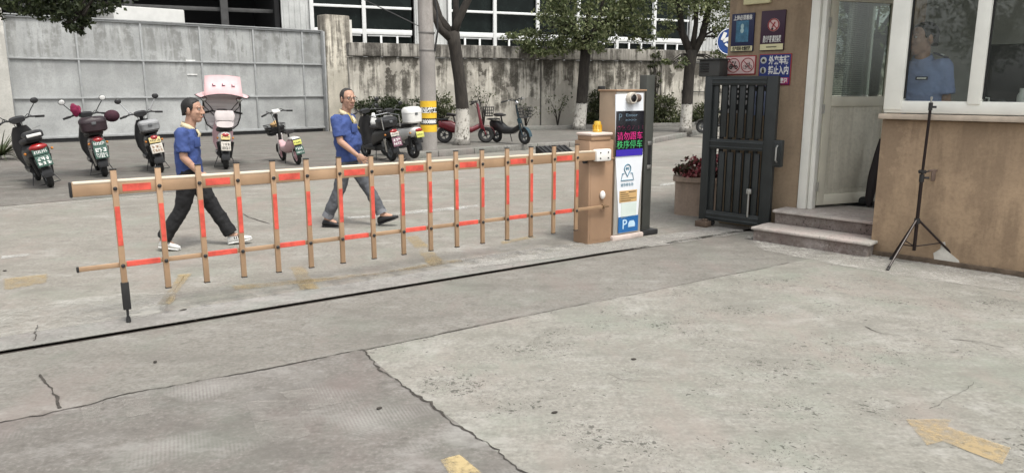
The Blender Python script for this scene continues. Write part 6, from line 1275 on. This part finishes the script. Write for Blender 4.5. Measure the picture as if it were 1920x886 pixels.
    for s_ in ('R', 'L'):
        sh, el = P['sh' + s_], P['el' + s_]; f = cfg.get('sleeve', .8)
        mb.capsule(neck + (sh - neck) * .35 - V3(0, 0, .045 * k), .05 * k, sh, .066 * k); mb.capsule(sh + (chest - sh) * .12, .072 * k, sh.lerp(el, .35), .064 * k); e_ = sh.lerp(el, f); d_ = (el - sh).normalized()
        u1 = d_.orthogonal().normalized(); u2 = d_.cross(u1)
        mb.tube([sh, sh.lerp(el, .4), e_], [.066 * k, .066 * k, .07 * k], 18)
    sm = cfg['shirt']; shirt = link('shirt', remeshed(mb, .010, 2, (.024, .06)), sm, t, 180)
    # collar, placket and pocket
    mb = MB(); cm_ = cfg.get('collar', mCollar); ax = (head - neck).normalized(); n = 20; ro = []
    c0 = neck + V3(-.004, 0, .012) * k
    for i in range(n):
        a = 2 * math.pi * i / n; fx, fy = math.cos(a), math.sin(a); dz = -.045 * max(0, fx) ** 1.5 + .02 * max(0, -fx)
        ro.append([c0 + V3(fx * .076 * k, fy * .092 * k, dz - .026 * k), c0 + V3(fx * .063 * k, fy * .066 * k, dz + .018 * k), c0 + V3(fx * .059 * k, fy * .062 * k, dz + .018 * k), c0 + V3(fx * .070 * k, fy * .086 * k, dz - .028 * k)])
    mb.loft(ro, closed=True); mb.build('collar', cm_, shirt, 180)
    if cfg.get('placket', True):
        for s_ in (-1, 1):
            mb = MB(); a_ = neck + V3(.072, s_ * .012, -.03) * k; b_ = chest + V3(.118, s_ * .03, .06) * k
            mb.loft([[p + V3(.0, s_ * -.018, 0), p + V3(.012, 0, 0), p + V3(.002, s_ * .022, 0), p + V3(-.015, 0, 0)] for p in (a_, a_.lerp(b_, .5) + V3(.02, 0, 0), b_)]); mb.build('lapel', cm_, shirt, 180)
        if cfg.get('lanyard'): mb = MB(); mb.tube([neck + V3(.05, -.05, -.0) * k, neck + V3(.095, -.03, -.1) * k, chest + V3(.135 + bel, 0, .02) * k], .008, 6); mb.build('lanyard', mPlackY, shirt, 180)
        cb = chest + V3(.125 + bel, .0, -.02)
        mb = MB(); mb.box(chest + V3(.115 + bel * .8, -.085 * wd, .03), (.02, .085, .1), R(-30), .006); mb.build('pocket', sm, shirt)
    # trousers
    mb = MB(); mb.loft([ringat(pel + V3(0, 0, dz) * k, rx * k, ry * k * wd, 20) for dz, rx, ry in ((-.11, .095, .125), (-.04, .116, .152), (.06, .112, .150), (.12, .10, .14))])
    for s_ in ('R', 'L'):
        hp, kn, an = P['hip' + s_], P['kn' + s_], P['an' + s_]; e_ = kn.lerp(an, cfg.get('leg', .93))
        lo_ = cfg.get('loose', 1.0); mb.capsule(hp + V3(0, 0, .0), .094 * k * lo_, kn, .068 * k * lo_, 14); mb.tube([kn - (an - kn) * .08, kn.lerp(an, .3), kn.lerp(an, .65), e_], [.06 * k * lo_, .067 * k * lo_, .064 * k * lo_, cfg.get('flare', .062) * k], 16)
        mb.ell(kn, (.067 * k, .066 * k, .072 * k))
    tr = link('trousers', remeshed(mb, .011, 3, (.026, .07)), cfg['trousers'], t, 180)
    if cfg.get('cuff'):
        for s_ in ('R', 'L'):
            kn, an = P['kn' + s_], P['an' + s_]; a_ = kn.lerp(an, .80); e_ = kn.lerp(an, .95); mb = MB(); mb.tube([a_, e_], [.068, .071], 18); mb.build('cuff', cfg['cuff'], tr, 60)
    # shoes
    for s_ in ('R', 'L'):
        an, toe = P['an' + s_], P['toe' + s_]; fd = (toe - an); heel = P['heel' + s_]; d_ = (toe - heel); Lh = d_.length; d_.normalize(); sd = Vector((-d_.y, d_.x, 0)).normalized(); up = d_.cross(sd) * -1
        if up.z < 0: up = -up
        def rg(f, hw, zb_, zt_, n=16):
            c = heel + d_ * Lh * f + up * (zb_ + zt_) / 2; return [c + sd * hw * math.copysign(abs(math.cos(2 * math.pi * j / n)) ** .8, math.cos(2 * math.pi * j / n)) + up * (zt_ - zb_) / 2 * math.copysign(abs(math.sin(2 * math.pi * j / n)) ** .8, math.sin(2 * math.pi * j / n)) for j in range(n)]
        mb = MB(); mb.loft([rg(0, .028, .018, .06), rg(.05, .036, .014, .088), rg(.22, .039, .014, .10), rg(.4, .04, .014, .085), rg(.65, .046, .014, .062), rg(.86, .042, .014, .048), rg(.97, .028, .016, .036), rg(1.0, .012, .018, .03)]); so_ = mb.build('shoe', cfg['shoe'], t, 60)
        mb = MB(); mb.loft([rg(-.01, .03, -.002, .018), rg(.06, .041, -.002, .02), rg(.4, .042, .0, .018), rg(.65, .05, -.002, .018), rg(.88, .045, -.002, .018), rg(1.01, .014, .004, .018)]); mb.build('sole', cfg.get('sole', mShB), so_, 60)
        if cfg.get('sneaker'):
            mb = MB()
            for q_ in (.3, .38, .46): mb.loft([rg(q_, .042, .03, .094), rg(q_ + .035, .043, .03, .088)])
            mb.build('stripe', cfg['sneaker'], so_, 60)
    return t
HEAD = 14
p1 = G(370, 464)
man1 = person('man in blue shirt, black trousers and white sneakers striding right behind the boom', p1, R(HEAD), dict(
    pelvis=(-.01, 0, .80), chest=(-.02, 0, 1.08), neck=(.015, 0, 1.265), head=(.065, 0, 1.425),
    shR=(-.035, -.175, 1.20), elR=(-.02, -.215, .965), wrR=(.115, -.20, .80), shL=(-.02, .175, 1.20), elL=(-.10, .22, .96), wrL=(.02, .24, .78),
    hipR=(-.01, -.085, .77), knR=(-.10, -.085, .43), anR=(-.31, -.08, .115), hipL=(0, .085, .77), knL=(.165, .09, .43), anL=(.345, .09, .10),
    heelR=(-.355, -.08, .035), toeR=(-.15, -.085, .0), heelL=(.30, .09, .005), toeL=(.545, .10, .045), hdR=(.14, .01, -.12)),
    dict(shirt=mShirt, trousers=mTrB, shoe=mShW, sole=mShW, sneaker=mShB, yaw=-18, hem=-.10, leg=.95, flare=.078, loose=1.12, headk=1.07))
p2 = G(660, 424)
man2 = person('stocky man with glasses, blue shirt and grey trousers striding right behind the boom', p2, R(-8), dict(
    pelvis=(-.02, 0, .86), chest=(-.03, 0, 1.16), neck=(-.02, 0, 1.36), head=(.015, 0, 1.52),
    shR=(-.07, -.185, 1.285), elR=(-.01, -.235, 1.04), wrR=(.17, -.20, .885), shL=(-.03, .185, 1.285), elL=(-.12, .24, 1.04), wrL=(0, .25, .86),
    hipR=(-.02, -.09, .83), knR=(-.10, -.09, .46), anR=(-.28, -.085, .105), hipL=(-.01, .09, .83), knL=(.19, .095, .46), anL=(.36, .095, .135),
    heelR=(-.335, -.085, .004), toeR=(-.085, -.09, .0), heelL=(.315, .09, .01), toeL=(.56, .10, .10), hdR=(.14, .01, -.09)),
    dict(shirt=mShirt, trousers=mTrG, shoe=mShB, sole=mShB, hair=mHairG, hairline=.103, yaw=-40, hem=-.14, leg=.92, loose=1.08, belly=.038, wide=1.17, headk=1.07, glasses=True, lanyard=True, cuff=M('cuff_turnup', (.16, .165, .18), .8, .2, 8, bmp=.3)))
gq = FG.w(FG.on(1728, 120, GW + .36)[0], GW + .36, .3)
hz_ = ZH(44, gq.y); k_ = 1.2; gq.z = hz_ - 1.70 * k_
mb = MB(); mb.box((XW + 1.5, GW + 1.1, gq.z / 2 + .14), (2.5, 1.7, gq.z - .31)); mb.build('guard_platform', mInD, gh)
man3 = person('guard in a pale blue uniform shirt standing inside behind the gatehouse window', gq, FG.a - R(92), dict(
    pelvis=(0, 0, .9 * k_), chest=(0, 0, 1.2 * k_), neck=(0, 0, 1.42 * k_), head=(.02, 0, 1.575 * k_), shR=(0, -.2, 1.36 * k_), elR=(.03, -.23, 1.08 * k_), wrR=(.2, -.15, .93 * k_), shL=(0, .2, 1.36 * k_), elL=(0, .25, 1.08 * k_), wrL=(.12, .24, .86 * k_),
    hipR=(0, -.09, .87 * k_), knR=(.01, -.095, .48 * k_), anR=(0, -.1, .09), hipL=(0, .09, .87 * k_), knL=(.01, .095, .48 * k_), anL=(0, .1, .09), heelR=(-.07, -.1, 0), toeR=(.19, -.11, 0), heelL=(-.07, .1, 0), toeL=(.19, .11, 0)),
    dict(shirt=mGuard, collar=mGuard, trousers=mGuardD, shoe=mShB, yaw=-38, hem=-.05, placket=False, k=k_ * 1.04, wide=1.12, headk=1.08))
sh_ = [c for c in man3.children if c.name.startswith('shirt')][0]
mb = MB(); mb.box((.150 * k_, .075, 1.265 * k_), (.012, .105, .032), R(18), .004); bd = mb.build('chest_badge', mGuardD, sh_); mb = MB(); mb.box((.158 * k_, .077, 1.265 * k_), (.004, .08, .014), R(18)); mb.build('badge_bar', mInk, bd, 0)
for s_ in (-1, 1):
    mb = MB(); mb.box((.0, s_ * .165, 1.445 * k_), (.075, .13, .014), 0, .005, rot=Matrix.Rotation(R(-s_ * 22), 3, 'X')); ep = mb.build('epaulette', mGuardD, sh_); mb = MB(); mb.box((.0, s_ * .18, 1.449 * k_), (.03, .03, .012), 0, .003, rot=Matrix.Rotation(R(-s_ * 22), 3, 'X')); mb.build('insignia', mInk, ep, 0)
